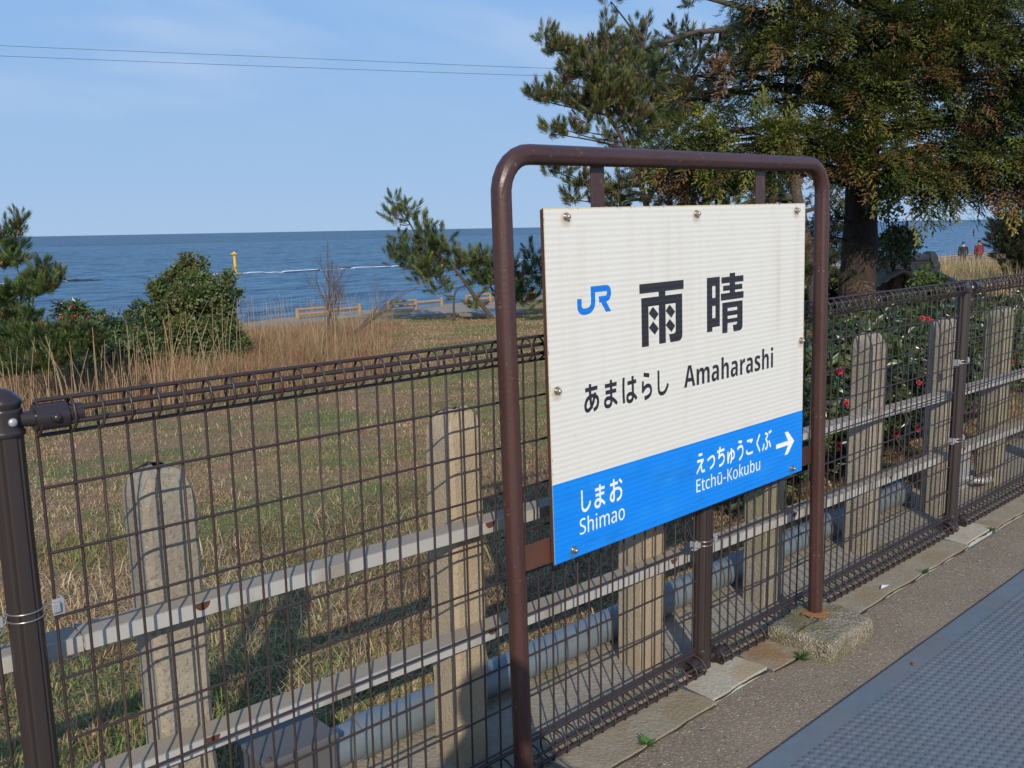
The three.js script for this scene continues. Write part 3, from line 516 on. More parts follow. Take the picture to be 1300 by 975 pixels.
// ---------------------------------------------------------------- foliage kits
const UP = V(0, 1, 0);
function tri(list) { const g = new THREE.BufferGeometry(); g.setAttribute('position', new THREE.Float32BufferAttribute(list, 3)); g.computeVertexNormals(); return g; }
function shootGeo(seed, n, L, len, w) {          // a pine shoot: needles radiating from a short twig along +y
  const r = makeRng(seed), out = [];
  for (let i = 0; i < n; i++) {
    const t = Math.pow(i / n, .8), a = i * 2.39996 + r(), tilt = lerp(1.05, .28, t) + (r() - .5) * .3, l = len * (.75 + r() * .5), d = V(Math.cos(a) * Math.sin(tilt), Math.cos(tilt), Math.sin(a) * Math.sin(tilt)), s = V(-Math.sin(a), 0, Math.cos(a)).multiplyScalar(w), b = V(0, t * L, 0), e = b.clone().addScaledVector(d, l), m = b.clone().addScaledVector(d, l * .5);
    out.push(...b.clone().sub(s.clone().multiplyScalar(.5)), ...m.clone().add(s), ...e, ...b.clone().add(s.clone().multiplyScalar(.5)), ...e, ...m.clone().sub(s));
  }
  return tri(out);
}
function leafCluster(seed, n, R, len, wid, fold = .25) {    // a spray of oval leaves
  const r = makeRng(seed), out = [];
  for (let i = 0; i < n; i++) {
    const a = r() * 6.283, t = Math.acos(r() * 1.7 - .7), d = V(Math.sin(t) * Math.cos(a), Math.cos(t), Math.sin(t) * Math.sin(a)), b = d.clone().multiplyScalar(R * (.2 + .8 * r())), l = len * (.7 + r() * .6);
    const f = d.clone().add(V(r() - .5, r() * .6 - .4, r() - .5)).normalize(), s = V(r() - .5, r() - .5, r() - .5).cross(f).normalize(), n2 = s.clone().cross(f);
    const m = b.clone().addScaledVector(f, l * .45).addScaledVector(n2, -fold * wid), e = b.clone().addScaledVector(f, l).addScaledVector(n2, -l * .12), L = b.clone().addScaledVector(f, l * .45).addScaledVector(s, wid), Q = b.clone().addScaledVector(f, l * .45).addScaledVector(s, -wid);
    out.push(...b, ...L, ...m, ...m, ...L, ...e, ...b, ...m, ...Q, ...m, ...e, ...Q);
  }
  return tri(out);
}
function sprayGeo(seed) {                          // a drooping feathered cedar spray along +z
  const r = makeRng(seed), out = [], n = 11;
  const spike = (b, d, l, w) => { const s = d.clone().cross(UP).normalize().multiplyScalar(w), m = b.clone().addScaledVector(d, l * .4); out.push(...b, ...m.clone().add(s), ...b.clone().addScaledVector(d, l), ...b, ...b.clone().addScaledVector(d, l), ...m.clone().sub(s)); };
  for (let i = 0; i < n; i++) {
    const t = i / (n - 1), b = V((r() - .5) * .03, -.10 * t * t + .02 * r(), .30 * t), side = i % 2 ? 1 : -1;
    const d = V(side * (.9 - .55 * t), -.12 + r() * .35, .65 + .4 * t).normalize(), l = lerp(.15, .085, t) * (.8 + r() * .4);
    spike(b, d, l, .009);
    for (let k = 0; k < 5; k++) { const u = .2 + k * .17, q = b.clone().addScaledVector(d, l * u), e = d.clone().add(V((r() - .5) * 1.5, r() * .9 - .35, (r() - .5) * 1.1)).normalize(); spike(q, e, l * .46 * (1.1 - u * .5), .0075); }
  }
  return tri(out);
}
function bladeTuft(seed, n, h, spread, w, bend, lie) {  // grass
  const r = makeRng(seed), out = [];
  for (let i = 0; i < n; i++) {
    const a = r() * 6.283, lean = Math.pow(r(), .7) * bend + (lie ?? 0), l = h * (.55 + r() * .6), b = V((r() - .5) * spread, 0, (r() - .5) * spread), d = V(Math.cos(a), 0, Math.sin(a)), s = V(-Math.sin(a), 0, Math.cos(a)).multiplyScalar(w);
    const m = b.clone().addScaledVector(UP, l * .55 * Math.cos(lean * .5)).addScaledVector(d, l * .55 * Math.sin(lean * .5)), e = m.clone().addScaledVector(UP, l * .45 * Math.cos(lean * 1.4)).addScaledVector(d, l * .45 * Math.sin(lean * 1.4));
    out.push(...b.clone().sub(s), ...b.clone().add(s), ...m.clone().add(s.clone().multiplyScalar(.7)), ...b.clone().sub(s), ...m.clone().add(s.clone().multiplyScalar(.7)), ...m.clone().sub(s.clone().multiplyScalar(.7)), ...m.clone().sub(s.clone().multiplyScalar(.7)), ...m.clone().add(s.clone().multiplyScalar(.7)), ...e);
  }
  return tri(out);
}
function orient(dir, roll = 0) { return new THREE.Quaternion().setFromUnitVectors(UP, dir).multiply(new THREE.Quaternion().setFromAxisAngle(UP, roll)); }
const pick = (r, list) => { const c = list[Math.floor(r() * list.length)]; const k = .7 + r() * .6; return rgb(c[0] * k, c[1] * k, c[2] * k); };
function inBlob(r, c, shell = .55) { const a = r() * 6.283, t = Math.acos(2 * r() - 1), k = Math.pow(r(), shell), d = V(Math.sin(t) * Math.cos(a), Math.cos(t), Math.sin(t) * Math.sin(a)); const [R, Ry] = [c[1], c[2] ?? c[1]]; return [V(c[0][0] + d.x * R * k, c[0][1] + d.y * Ry * k, c[0][2] + d.z * R * k), d, k]; }
const nearestOn = (path, p, bias = .8) => { let best = null, bd = 1e9; const n = 40; for (let i = 2; i <= n; i++) { const q = path.getPointAt(i / n), dy = p.y - q.y, d = Math.hypot(p.x - q.x, p.z - q.z) + Math.abs(dy - Math.hypot(p.x - q.x, p.z - q.z) * bias * .3) * .8 + (dy < 0 ? -dy * .3 : 0); if (d < bd) { bd = d; best = [q, i / n]; } } return best; };

const S1 = shootGeo(3, 60, .20, .12, .0065), S2 = shootGeo(9, 52, .14, .14, .0070), LONG = shootGeo(15, 60, .26, .10, .0045);
function pine(label, trunks, blobs, { seed, dens = 46, size = 1, pal, r0 = .12, cones = 0, upright = .6, group, name = 'pine_tree', twigs = 2, barkCol }) {
  const r = makeRng(seed), t = thing(name, label, 'pine tree', trunks[0][0]), inv = V(...trunks[0][0]).negate(), limbs = [], A = [], B = [], cone = [];
  const paths = trunks.map((k) => new THREE.CatmullRomCurve3(k.map((q) => V(...q).add(inv))));
  const tr = merge(trunks.map((k, i) => limb(k.map((q) => V(...q).add(inv)), i ? r0 * .55 : r0, r0 * .22, 9, 26, .12, seed + i)));
  part('trunk', metric(tr), M.pineBark, t);
  for (const b0 of blobs) {
    const c = V(...b0[0]).add(inv), b = [[c.x, c.y, c.z], b0[1], b0[2]];
    let best = null; for (const p of paths) { const q = nearestOn(p, c); const d = q[0].distanceTo(c); if (!best || d < best[2]) best = [q[0], q[1], d]; }
    const R = b[1], mid = best[0].clone().lerp(c, .55).add(V((r() - .5) * .2 * best[2], -.10 * best[2] * r(), (r() - .5) * .2 * best[2]));
    if (best[2] > .15) limbs.push(limb([best[0], mid, c], r0 * (.34 - .2 * best[1]) + .008, .010 * size, 5, 8, .2, seed + limbs.length));
    const n = Math.max(5, Math.round(dens * (R / .5) * (R / .5) / (size * size)));
    for (let i = 0; i < n; i++) {
      const [p, d] = inBlob(r, b, .6), dir = d.clone().multiplyScalar(.8).add(V((r() - .5) * .5, upright + r() * .4, (r() - .5) * .5)).normalize(), s = size * (.75 + r() * .5);
      const e = { m: new THREE.Matrix4().compose(p, orient(dir, r() * 6), V(s, s * (.8 + r() * .5), s)), c: pick(r, r() < .06 ? [[.17, .10, .045], [.13, .075, .035]] : pal) }; (r() < .6 ? A : B).push(e);
      if (i % 5 === 0 && twigs) limbs.push(limb([c.clone().lerp(p, .15), c.clone().lerp(p, .6).add(V(0, -.05 * size, 0)), p], .012 * size, .005 * size, 4, 4, 0, i));
      if (cones && r() < cones) cone.push({ m: new THREE.Matrix4().compose(p.clone().addScaledVector(dir, .02), orient(dir), V(1, 1, 1).multiplyScalar(size)), c: pick(r, [[.20, .09, .04], [.26, .13, .05]]) });
    }
  }
  if (limbs.length) part('branches', merge(limbs), M.pineBark, t);
  const crown = new THREE.Group(); crown.name = 'crown'; t.add(crown);
  copies('needles', S1, M.needle, A, crown); if (B.length) copies('needles', S2, M.needle, B, crown);
  if (cone.length) copies('buds', new THREE.SphereGeometry(.035, 7, 6).scale(1, 1.6, 1), M.straw, cone, crown);
  return t;
}
const PINE = [[.11, .155, .040], [.14, .18, .050], [.082, .12, .040], [.165, .185, .06], [.066, .10, .042]];
const PINE_OLIVE = [[.13, .15, .040], [.165, .175, .05], [.092, .118, .04], [.18, .165, .06], [.11, .13, .046]];
const PINE_DARK = [[.030, .046, .026], [.042, .062, .030], [.022, .036, .022]];

// wind-bent pine by the shore path
pine('small wind-bent pine leaning left in front of the wooden shore rail', [[[20.67, -1.73, -21.27], [20.46, -1.282, -21.57], [20.25, -0.834, -21.87], [19.96, -0.098, -22.31], [19.60, 0.483, -22.76], [19.20, 0.961, -23.25], [18.92, 1.749, -23.69], [18.80, 2.324, -23.93]], [[19.63, -1.705, -22.23], [19.69, -1.003, -22.35], [19.82, -0.564, -22.33], [20.49, -0.389, -22.30]], [[20.25, -0.834, -21.87], [21.03, -0.177, -21.30], [22.01, -0.044, -20.42]]],
  [[[18.68, 2.327, -24.04], 0.27], [[18.83, 2.011, -23.83], 0.27], [[18.56, 1.862, -24.04], 0.27], [[18.97, 1.852, -23.67], 0.32], [[18.71, 1.624, -23.86], 0.20], [[19.19, 1.482, -23.38], 0.34], [[19.28, 1.115, -23.21], 0.44], [[19.65, 1.106, -22.87], 0.40], [[19.52, 0.693, -22.89], 0.40], [[18.59, 1.184, -23.86], 0.20], [[18.66, 0.766, -23.71], 0.36], [[18.41, 0.512, -23.88], 0.40], [[18.84, 0.579, -23.49], 0.40], [[19.47, 0.56, -23.32], 0.44], [[19.82, 0.686, -22.61], 0.40], [[19.09, 0.053, -23.15], 0.48], [[19.33, -0.135, -22.87], 0.52], [[19.42, -0.658, -22.67], 0.32], [[18.92, 0.239, -23.34], 0.36], [[20.25, 0.254, -22.39], 0.44], [[20.32, 0.361, -22.07], 0.48], [[20.66, 0.249, -21.74], 0.52], [[20.62, -0.181, -22.23], 0.48], [[20.67, -0.272, -21.61], 0.48], [[20.20, -1.093, -21.85], 0.30], [[21.05, 0.005, -21.32], 0.48], [[21.28, -0.443, -21.00], 0.56], [[21.57, -0.19, -20.79], 0.40], [[21.39, -0.966, -20.78], 0.44], [[22.17, 0.227, -21.02], 0.32], [[22.19, 0.677, -21.11], 0.22], [[21.99, -0.2, -20.40], 0.48], [[22.49, -0.03, -19.97], 0.48], [[21.27, -0.941, -21.58], 0.32]],
  { seed: 41, dens: 62, size: 1.35, pal: PINE, r0: .085, cones: .03, upright: .7 });

// tall pine left of the cedar
pine('tall pine with layered boughs rising behind the left end of the sign', [[[17.74, -1.027, -11.70], [17.73, 0.636, -12.09], [17.60, 1.933, -12.51], [17.54, 2.765, -12.76], [17.39, 3.508, -13.07], [17.21, 4.066, -13.36], [17.21, 4.713, -13.51], [17.39, 5.448, -13.52], [17.45, 6.037, -13.59]], [[17.60, 1.933, -12.51], [18.62, 3.251, -12.57], [18.85, 4.19, -12.57], [18.14, 5.06, -12.74]]],
  [[[17.43, 5.964, -13.60], .22, .3], [[17.43, 5.724, -13.55], .28], [[16.43, 5.619, -14.45], .32, .22], [[16.64, 5.54, -14.24], .30, .2], [[16.35, 5.879, -14.58], .22], [[16.86, 5.461, -14.01], .28, .2], [[17.40, 5.601, -13.95], .35, .25], [[16.94, 5.126, -13.86], .38], [[16.66, 5.096, -14.11], .28, .2], [[16.54, 4.822, -14.16], .22, .2], [[16.87, 5.017, -13.35], .45], [[17.67, 5.332, -13.51], .4], [[18.12, 5.698, -13.45], .32], [[18.33, 6.032, -13.33], .25, .3], [[17.65, 4.98, -13.17], .45], [[16.95, 4.616, -13.18], .48], [[16.93, 4.443, -13.71], .38], [[16.74, 4.355, -13.86], .3, .2], [[16.48, 4.398, -14.12], .3, .22], [[16.25, 4.478, -14.35], .26, .22], [[16.04, 4.446, -14.53], .24, .2], [[16.36, 4.697, -14.30], .18, .2], [[16.88, 4.102, -13.41], .42], [[17.27, 4.312, -13.09], .5], [[17.81, 4.422, -12.89], .5], [[17.88, 4.73, -13.17], .45], [[18.44, 4.938, -12.98], .42], [[18.28, 5.318, -13.21], .35], [[18.36, 4.398, -12.79], .42], [[17.58, 3.928, -12.99], .42], [[18.17, 3.954, -12.87], .45], [[16.20, 3.629, -14.20], .26, .16], [[16.48, 3.696, -13.96], .26, .16], [[16.70, 3.691, -13.75], .22, .16], [[17.12, 3.57, -13.33], .28], [[18.03, 3.47, -12.88], .45], [[17.72, 3.15, -13.23], .38], [[16.06, 2.783, -14.13], .25, .16], [[16.26, 2.741, -13.94], .26, .18], [[16.56, 2.42, -13.58], .34, .22], [[17.24, 2.348, -12.94], .36, .26], [[16.38, 2.073, -13.67], .26, .2], [[16.79, 2.045, -13.29], .3, .2], [[18.68, 3.924, -12.80], .4], [[18.84, 4.584, -12.81], .35], [[17.09, 1.908, -12.98], .3]],
  { seed: 52, dens: 80, size: 1.12, pal: PINE_OLIVE, r0: .115, cones: .035, upright: .75 });

// darker pine behind the cedar
pine('dark pine whose bare bough reaches left across the sky above the sign', [[[15.63, -0.509, -6.865], [15.67, 0.775, -7.126], [15.64, 1.918, -7.41], [15.70, 3.344, -7.687], [15.91, 4.624, -7.79], [16.20, 6.044, -7.84], [16.32, 7.326, -8.03]], [[15.99, 5.307, -7.866], [15.41, 5.11, -7.811], [14.85, 4.965, -8.02], [14.30, 4.795, -8.21], [13.77, 4.709, -8.41], [13.45, 4.582, -8.67], [13.12, 4.456, -8.95]], [[15.64, 1.918, -7.41], [15.35, 1.867, -8.08], [14.81, 1.593, -8.66], [14.24, 1.796, -9.24]], [[15.41, 5.11, -7.811], [14.78, 5.295, -8.30], [14.35, 5.404, -8.59]]],
  [[[13.17, 4.508, -8.92], .12], [[13.46, 4.609, -8.67], .15], [[13.53, 4.741, -8.63], .10], [[13.71, 4.543, -8.56], .18], [[13.35, 4.369, -8.72], .18], [[13.62, 4.275, -8.59], .18], [[13.99, 4.476, -8.43], .16], [[14.03, 4.638, -8.43], .14], [[13.23, 4.104, -8.76], .20], [[13.16, 3.998, -8.81], .18], [[13.85, 4.18, -8.49], .14], [[12.80, 5.269, -9.43], .14], [[14.10, 5.343, -8.66], .16], [[14.35, 4.515, -8.24], .22], [[14.58, 4.806, -8.24], .2], [[15.02, 4.519, -8.31], .28], [[15.42, 4.85, -8.30], .3], [[15.41, 4.35, -8.19], .30], [[15.24, 4.22, -8.59], .3], [[15.71, 4.629, -7.977], .32], [[15.05, 4.155, -8.89], .24], [[14.67, 4.106, -9.23], .22], [[14.79, 3.816, -9.46], .3], [[15.16, 3.851, -9.13], .28], [[14.94, 3.442, -9.24], .3], [[14.49, 2.493, -9.44], .45], [[14.23, 2.358, -9.79], .38], [[14.80, 2.293, -9.11], .45], [[14.95, 2.033, -8.77], .40], [[14.43, 1.977, -9.38], .35], [[15.16, 1.774, -8.38], .3], [[15.45, 1.942, -8.15], .32], [[15.65, 2.107, -7.861], .3], [[15.68, 1.754, -7.618], .3], [[15.63, 1.277, -7.412], .34], [[15.69, 0.775, -7.106], .4], [[15.41, 0.639, -7.337], .35], [[16.44, 1.914, -7.091], .35], [[16.34, 1.189, -7.01], .4], [[16.36, 0.463, -6.829], .4], [[16.44, 2.503, -7.357], .35], [[16.15, 5.189, -7.696], .4], [[16.40, 5.897, -7.628], .5], [[15.84, 6.053, -8.18], .4]],
  { seed: 63, dens: 70, size: .92, pal: PINE_DARK.concat(PINE.slice(2)), r0: .15, cones: 0, upright: .35, twigs: 3 });

// young pine at the left edge
pine('young pine with upright candles at the left edge of the view', [[[2.702, -0.825, -12.55], [2.926, 0.009, -12.53], [3.136, 0.739, -12.50], [3.333, 1.364, -12.46], [3.452, 1.991, -12.50]], [[2.926, 0.009, -12.53], [3.327, 0.323, -12.09], [3.771, 0.713, -11.63]], [[2.912, -0.095, -12.52], [3.467, 0.07, -11.63], [4.054, 0.158, -10.83]]],
  [[[3.773, 1.635, -11.98], .06, .14], [[3.738, 1.479, -11.98], .08, .16], [[3.578, 1.442, -12.12], .10, .14], [[3.583, 1.233, -12.07], .11, .12], [[3.706, 1.293, -11.96], .08, .10], [[3.515, 1.068, -12.09], .13, .09], [[3.63, 1.109, -11.85], .10, .07], [[3.884, 1, -11.59], .07, .12], [[3.83, 0.877, -11.62], .12], [[3.73, 0.818, -11.69], .14, .12], [[3.985, 0.894, -11.48], .10, .08], [[3.519, 0.719, -11.87], .12, .09], [[3.424, 0.577, -11.92], .14, .09], [[3.654, 0.701, -11.60], .13, .09], [[3.829, 0.758, -11.45], .14, .1], [[3.666, 0.434, -11.53], .10, .14], [[3.57, 0.346, -11.73], .14, .1], [[3.426, 0.412, -11.88], .18], [[3.392, 0.195, -11.73], .2, .14], [[3.567, 0.201, -11.43], .18, .12], [[3.751, 0.125, -11.10], .22, .14], [[3.942, 0.161, -10.93], .22, .14], [[4.104, 0.137, -10.78], .2, .12], [[3.846, -0.008, -10.98], .24, .16], [[3.648, -0.045, -11.30], .24, .16], [[3.449, -0.073, -11.61], .24, .16], [[3.994, -0.022, -10.84], .2, .12], [[3.404, -0.249, -11.34], .22, .14], [[3.609, -0.188, -10.89], .2, .12]],
  { seed: 74, dens: 185, size: .56, pal: [[.095, .145, .036], [.07, .115, .038], [.125, .165, .048], [.052, .088, .036]], r0: .05, cones: .03, upright: .9 });

// ---------------------------------------------------------------- cedar
{
  const base = [9.49, 0.42, -3.09], gy = groundY(base[0], base[2]);
  const t = thing('cedar_tree', 'big old cedar with thick dark trunk and drooping green and rust foliage', 'cedar tree', [base[0], gy, base[2]]), inv = V(base[0], gy, base[2]).negate(), r = makeRng(88);
  const L = (q) => V(...q).add(inv);
  const trunk = [V(0, -.1, 0), L([9.51, 0.545, -3.098]), L([9.62, 1.13, -3.129]), L([9.71, 1.716, -3.188]), L([9.84, 2.553, -3.253]), L([10.05, 3.639, -3.316]), L([10.25, 5.062, -3.451]), L([10.43, 6.569, -3.631])], path = new THREE.CatmullRomCurve3(trunk);
  const tg = limb(trunk, .215, .08, 20, 44, .06, 4); { const p = tg.attributes.position; for (let i = 0; i < p.count; i++) { const y = p.getY(i), k = 1 + .35 * Math.exp(-y * 2.2); const a = Math.atan2(p.getZ(i), p.getX(i)); const f = k * (1 + .07 * Math.sin(a * 5 + y) + .05 * Math.sin(a * 9 - y * 2)); if (y < 2) { p.setX(i, p.getX(i) * f); p.setZ(i, p.getZ(i) * f); } } tg.computeVertexNormals(); }
  part('trunk', metric(tg), M.bark, t);
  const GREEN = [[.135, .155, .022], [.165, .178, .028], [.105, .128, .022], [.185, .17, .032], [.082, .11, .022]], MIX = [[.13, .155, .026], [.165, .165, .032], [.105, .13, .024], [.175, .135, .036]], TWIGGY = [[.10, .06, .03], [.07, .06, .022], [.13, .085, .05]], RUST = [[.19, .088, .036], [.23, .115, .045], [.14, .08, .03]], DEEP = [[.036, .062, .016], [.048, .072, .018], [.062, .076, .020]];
  const blobs = [
    [[7.698, 2.282, -4.073], .26, .17, GREEN], [[7.548, 2.146, -4.18], .20, .12, GREEN], [[7.789, 2.314, -3.857], .30, .18, GREEN], [[7.675, 2.088, -3.91], .30, .16, GREEN], [[7.79, 2.106, -3.67], .30, .18, GREEN], [[8.08, 2.35, -3.735], .26, .18, GREEN], [[8.12, 2.207, -3.53], .30, .2, GREEN], [[8.36, 2.366, -3.482], .26, .2, GREEN], [[8.27, 2.089, -3.359], .28, .18, GREEN], [[8.61, 2.216, -3.349], .26, .2, MIX], [[7.972, 1.974, -3.885], .3, .14, DEEP], [[8.32, 1.973, -3.701], .3, .14, DEEP],
    [[7.749, 1.901, -4.076], .14, .12, RUST], [[7.662, 1.95, -4.167], .10, .08, RUST], [[7.822, 1.837, -3.994], .12, .1, RUST], [[8.17, 3.081, -4.095], .09, .06, RUST], [[8.39, 3.076, -3.889], .14, .10, RUST], [[8.12, 2.942, -4.249], .08, .06, MIX], [[8.02, 2.706, -4.289], .14, .07, RUST], [[8.07, 2.768, -4.115], .16, .12, GREEN],
    [[8.62, 2.948, -3.923], .16, .12, DEEP], [[8.84, 3.047, -3.74], .2, .14, DEEP], [[8.51, 2.806, -4.132], .2, .12, DEEP], [[8.68, 2.705, -3.813], .22, .12, DEEP], [[8.98, 2.696, -3.672], .3, .2, DEEP], [[8.95, 2.508, -3.379], .28, .18, MIX], [[9.21, 2.854, -3.494], .28, .2, DEEP],
    [[8.80, 3.429, -3.728], .26, .2, MIX], [[8.74, 3.189, -3.457], .26, .16, GREEN], [[8.93, 3.521, -3.493], .24, .16, MIX], [[8.95, 3.456, -3.179], .22, .16, RUST], [[8.94, 3.333, -3.025], .24, .18, MIX], [[8.92, 3.263, -3.305], .28, .18, MIX], [[9.30, 3.077, -3.328], .32, .2, DEEP], [[8.83, 3.652, -3.891], .26, .16, DEEP], [[8.76, 3.841, -3.719], .34, .22, MIX], [[9.05, 3.845, -3.316], .36, .24, MIX],
    [[9.49, 3.492, -3.105], .34, .26, DEEP], [[9.40, 3.5, -2.775], .30, .2, MIX], [[9.26, 3.302, -2.583], .24, .16, GREEN], [[9.43, 3.172, -2.812], .30, .2, DEEP], [[9.24, 2.885, -2.786], .26, .18, DEEP], [[9.30, 2.959, -3.024], .3, .22, DEEP], [[9.06, 2.719, -2.773], .24, .16, MIX],
    [[9.43, 3.425, -2.32], .30, .22, GREEN], [[9.47, 3.252, -2.105], .30, .22, MIX], [[9.42, 3.047, -1.966], .26, .2, GREEN], [[9.39, 3.054, -2.134], .26, .2, GREEN], [[9.67, 3.357, -1.94], .3, .22, GREEN], [[9.70, 3.186, -1.731], .3, .24, MIX], [[9.65, 3.223, -2.479], .28, .2, DEEP], [[9.34, 2.847, -2.402], .24, .14, MIX], [[9.19, 2.736, -2.382], .18, .12, RUST], [[9.40, 2.753, -2.194], .24, .16, MIX], [[9.39, 2.684, -2.042], .2, .14, RUST], [[9.76, 2.799, -2.007], .3, .2, DEEP], [[9.84, 2.78, -1.786], .3, .22, DEEP], [[9.58, 2.676, -2.694], .26, .2, DEEP],
    [[9.04, 2.465, -2.872], .32, .18, MIX], [[8.90, 2.276, -2.957], .30, .16, DEEP], [[9.07, 2.375, -2.682], .26, .16, GREEN], [[8.88, 2.102, -2.657], .28, .16, GREEN], [[9.05, 2.061, -2.496], .26, .15, MIX], [[8.97, 1.874, -2.527], .30, .15, GREEN], [[9.16, 1.869, -2.345], .30, .15, MIX], [[9.14, 2.096, -2.422], .26, .18, GREEN], [[9.33, 1.903, -2.193], .26, .14, GREEN], [[9.50, 2.135, -2.235], .30, .2, DEEP], [[9.68, 2.437, -2.138], .3, .2, DEEP], [[9.73, 2.346, -1.931], .3, .2, DEEP], [[9.58, 2.414, -2.362], .3, .2, DEEP], [[9.51, 2.105, -1.8], .28, .18, GREEN], [[9.65, 2.139, -1.677], .28, .2, GREEN], [[9.54, 1.912, -1.589], .28, .16, MIX], [[9.51, 1.92, -1.754], .2, .12, MIX], [[9.53, 2.077, -1.913], .2, .14, RUST], [[9.69, 2.47, -1.714], .3, .22, DEEP], [[9.59, 1.965, -2.112], .28, .14, DEEP], [[8.69, 2.04, -2.96], .18, .12, RUST], [[8.74, 2.164, -3.077], .2, .12, MIX],
    [[9.29, 1.306, -3.34], .12, .12, TWIGGY], [[9.28, 0.89, -3.259], .11, .12, TWIGGY], [[9.30, 1.51, -3.244], .10, .12, TWIGGY], [[9.11, 0.947, -2.944], .06, .08, TWIGGY], [[9.29, 0.562, -2.76], .06, .05, TWIGGY], [[9.53, 1.794, -1.715], .22, .08, MIX], [[9.47, 1.802, -1.908], .22, .08, DEEP], [[9.55, 1.758, -1.547], .2, .08, RUST], [[9.43, 1.764, -2.074], .2, .07, DEEP], [[9.33, 1.719, -2.294], .2, .08, MIX],
    [[9.90, 3.035, -1.513], .4, .3, MIX], [[9.87, 2.379, -1.39], .4, .3, DEEP], [[9.81, 1.869, -1.333], .35, .2, MIX], [[10.48, 2.782, -1.33], .45, .35, DEEP], [[9.58, 4.168, -3.18], .5, .3, DEEP], [[9.72, 3.994, -2.591], .5, .3, MIX], [[10.01, 3.927, -2.029], .5, .3, GREEN], [[9.87, 4.756, -3.183], .6, .4, DEEP], [[10.20, 4.753, -2.6], .6, .4, MIX], [[9.37, 4.607, -3.609], .5, .4, MIX], [[10.18, 5.645, -3.376], .6, .4, DEEP],
    [[11.07, 3.315, -3.126], .4, .3, DEEP], [[11.45, 2.683, -2.628], .4, .25, DEEP], [[10.56, 3.005, -3.802], .4, .3, DEEP], [[11.60, 3.796, -3.018], .5, .3, DEEP], [[11.09, 3.487, -3.701], .5, .4, DEEP],
  ];
  const A = [], B = [], limbs = [], Gs = [sprayGeo(5), sprayGeo(12)];
  for (const [q, R, Ry, pal] of blobs) {
    const c = L(q), start = path.getPointAt(clamp((c.y + .5 * Math.hypot(c.x, c.z) * .2) / 7.2, .1, .97)), far = c.distanceTo(start);
    limbs.push(limb([start, start.clone().lerp(c, .5).add(V(0, .12 * far * .6, 0)), c], .018 + .012 * far, .008, 5, 9, .15, limbs.length));
    const deep = pal === DEEP, tufts = [], away = c.clone().sub(start).setY(0).normalize(), nt = deep ? 3 : Math.max(3, Math.round(9 * Math.pow(R / .3, 2)));
    for (let k = 0; k < nt; k++) { const q = inBlob(r, [[c.x, c.y, c.z], R, Ry], .3); tufts.push([q[0], q[1].multiplyScalar(.7).add(away.clone().multiplyScalar(.8)).normalize(), .10 + r() * .09]); limbs.push(limb([start.clone().lerp(c, .8), c.clone().lerp(q[0], .5).add(V(0, .02, 0)), q[0]], .010, .005, 4, 5, .2, k)); }
    const n = Math.round((deep ? 34 : 62) * Math.pow(R / .3, 2) * (Ry / R + .35));
    for (let i = 0; i < n; i++) {
      const [q, d, w] = tufts[i % nt], o = V(r() - .5, r() - .5, r() - .5), p = q.clone().addScaledVector(d, (r() - .35) * w).add(o.clone().multiplyScalar(w * 1.1)), low = smooth(q.y - p.y, -.02, .13);
      const f = d.clone().add(V(o.x * 1.1, o.y * .8 - .30 - .45 * low, o.z * 1.1)).normalize();
      const s = .5 + Math.pow(r(), 1.5) * .55, e = { m: new THREE.Matrix4().compose(p, new THREE.Quaternion().setFromRotationMatrix(new THREE.Matrix4().lookAt(f, V(0, 0, 0), UP)).multiply(new THREE.Quaternion().setFromAxisAngle(V(0, 0, 1), (r() - .5) * 1.6)), V(s, s, s)), c: pick(r, !deep && r() < .02 + low * .42 ? RUST : pal) };
      (r() < .5 ? A : B).push(e);
    }
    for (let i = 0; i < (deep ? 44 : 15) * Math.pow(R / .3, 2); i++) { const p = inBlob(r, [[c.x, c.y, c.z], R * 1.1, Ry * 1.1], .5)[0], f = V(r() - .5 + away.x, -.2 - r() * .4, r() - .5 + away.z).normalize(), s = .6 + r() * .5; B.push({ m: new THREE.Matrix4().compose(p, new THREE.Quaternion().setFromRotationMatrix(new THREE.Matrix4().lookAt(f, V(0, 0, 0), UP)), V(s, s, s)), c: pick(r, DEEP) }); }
    for (let i = 0; i < 6; i++) { const p = inBlob(r, [[c.x, c.y, c.z], R * 1.2, Ry], .4)[0]; limbs.push(limb([c.clone().lerp(start, .15), c.clone().lerp(p, .5).add(V(0, .02, 0)), p], .008, .003, 4, 4, 0, i)); }
  }
  // bare twigs hanging below the crown
  for (let i = 0; i < 46; i++) { const k = i % 3, px = k === 0 ? [[9.06, 1.72, -2.406], [9.55, 1.58, -1.923]] : k === 1 ? [[9.07, 1.551, -3.186], [9.30, 0.893, -3.101]] : [[9.41, 1.738, -1.81], [9.55, 1.568, -1.5]], u = r(), a = L(px[0]).lerp(L(px[1]), u).add(V((r() - .5) * .5, .1 + r() * .1, (r() - .5) * .5)), d = V((r() - .5) * .7, -.25 * r(), (r() - .5) * .7); limbs.push(limb([a, a.clone().addScaledVector(d, .4).add(V(0, .04, 0)), a.clone().add(d)], .007, .003, 4, 6, .3, i)); }
  part('branches', merge(limbs), M.bark, t);
  const crown = new THREE.Group(); crown.name = 'crown'; t.add(crown);
  copies('sprays', Gs[0], M.needle, A, crown); copies('sprays', Gs[1], M.needle, B, crown);
}

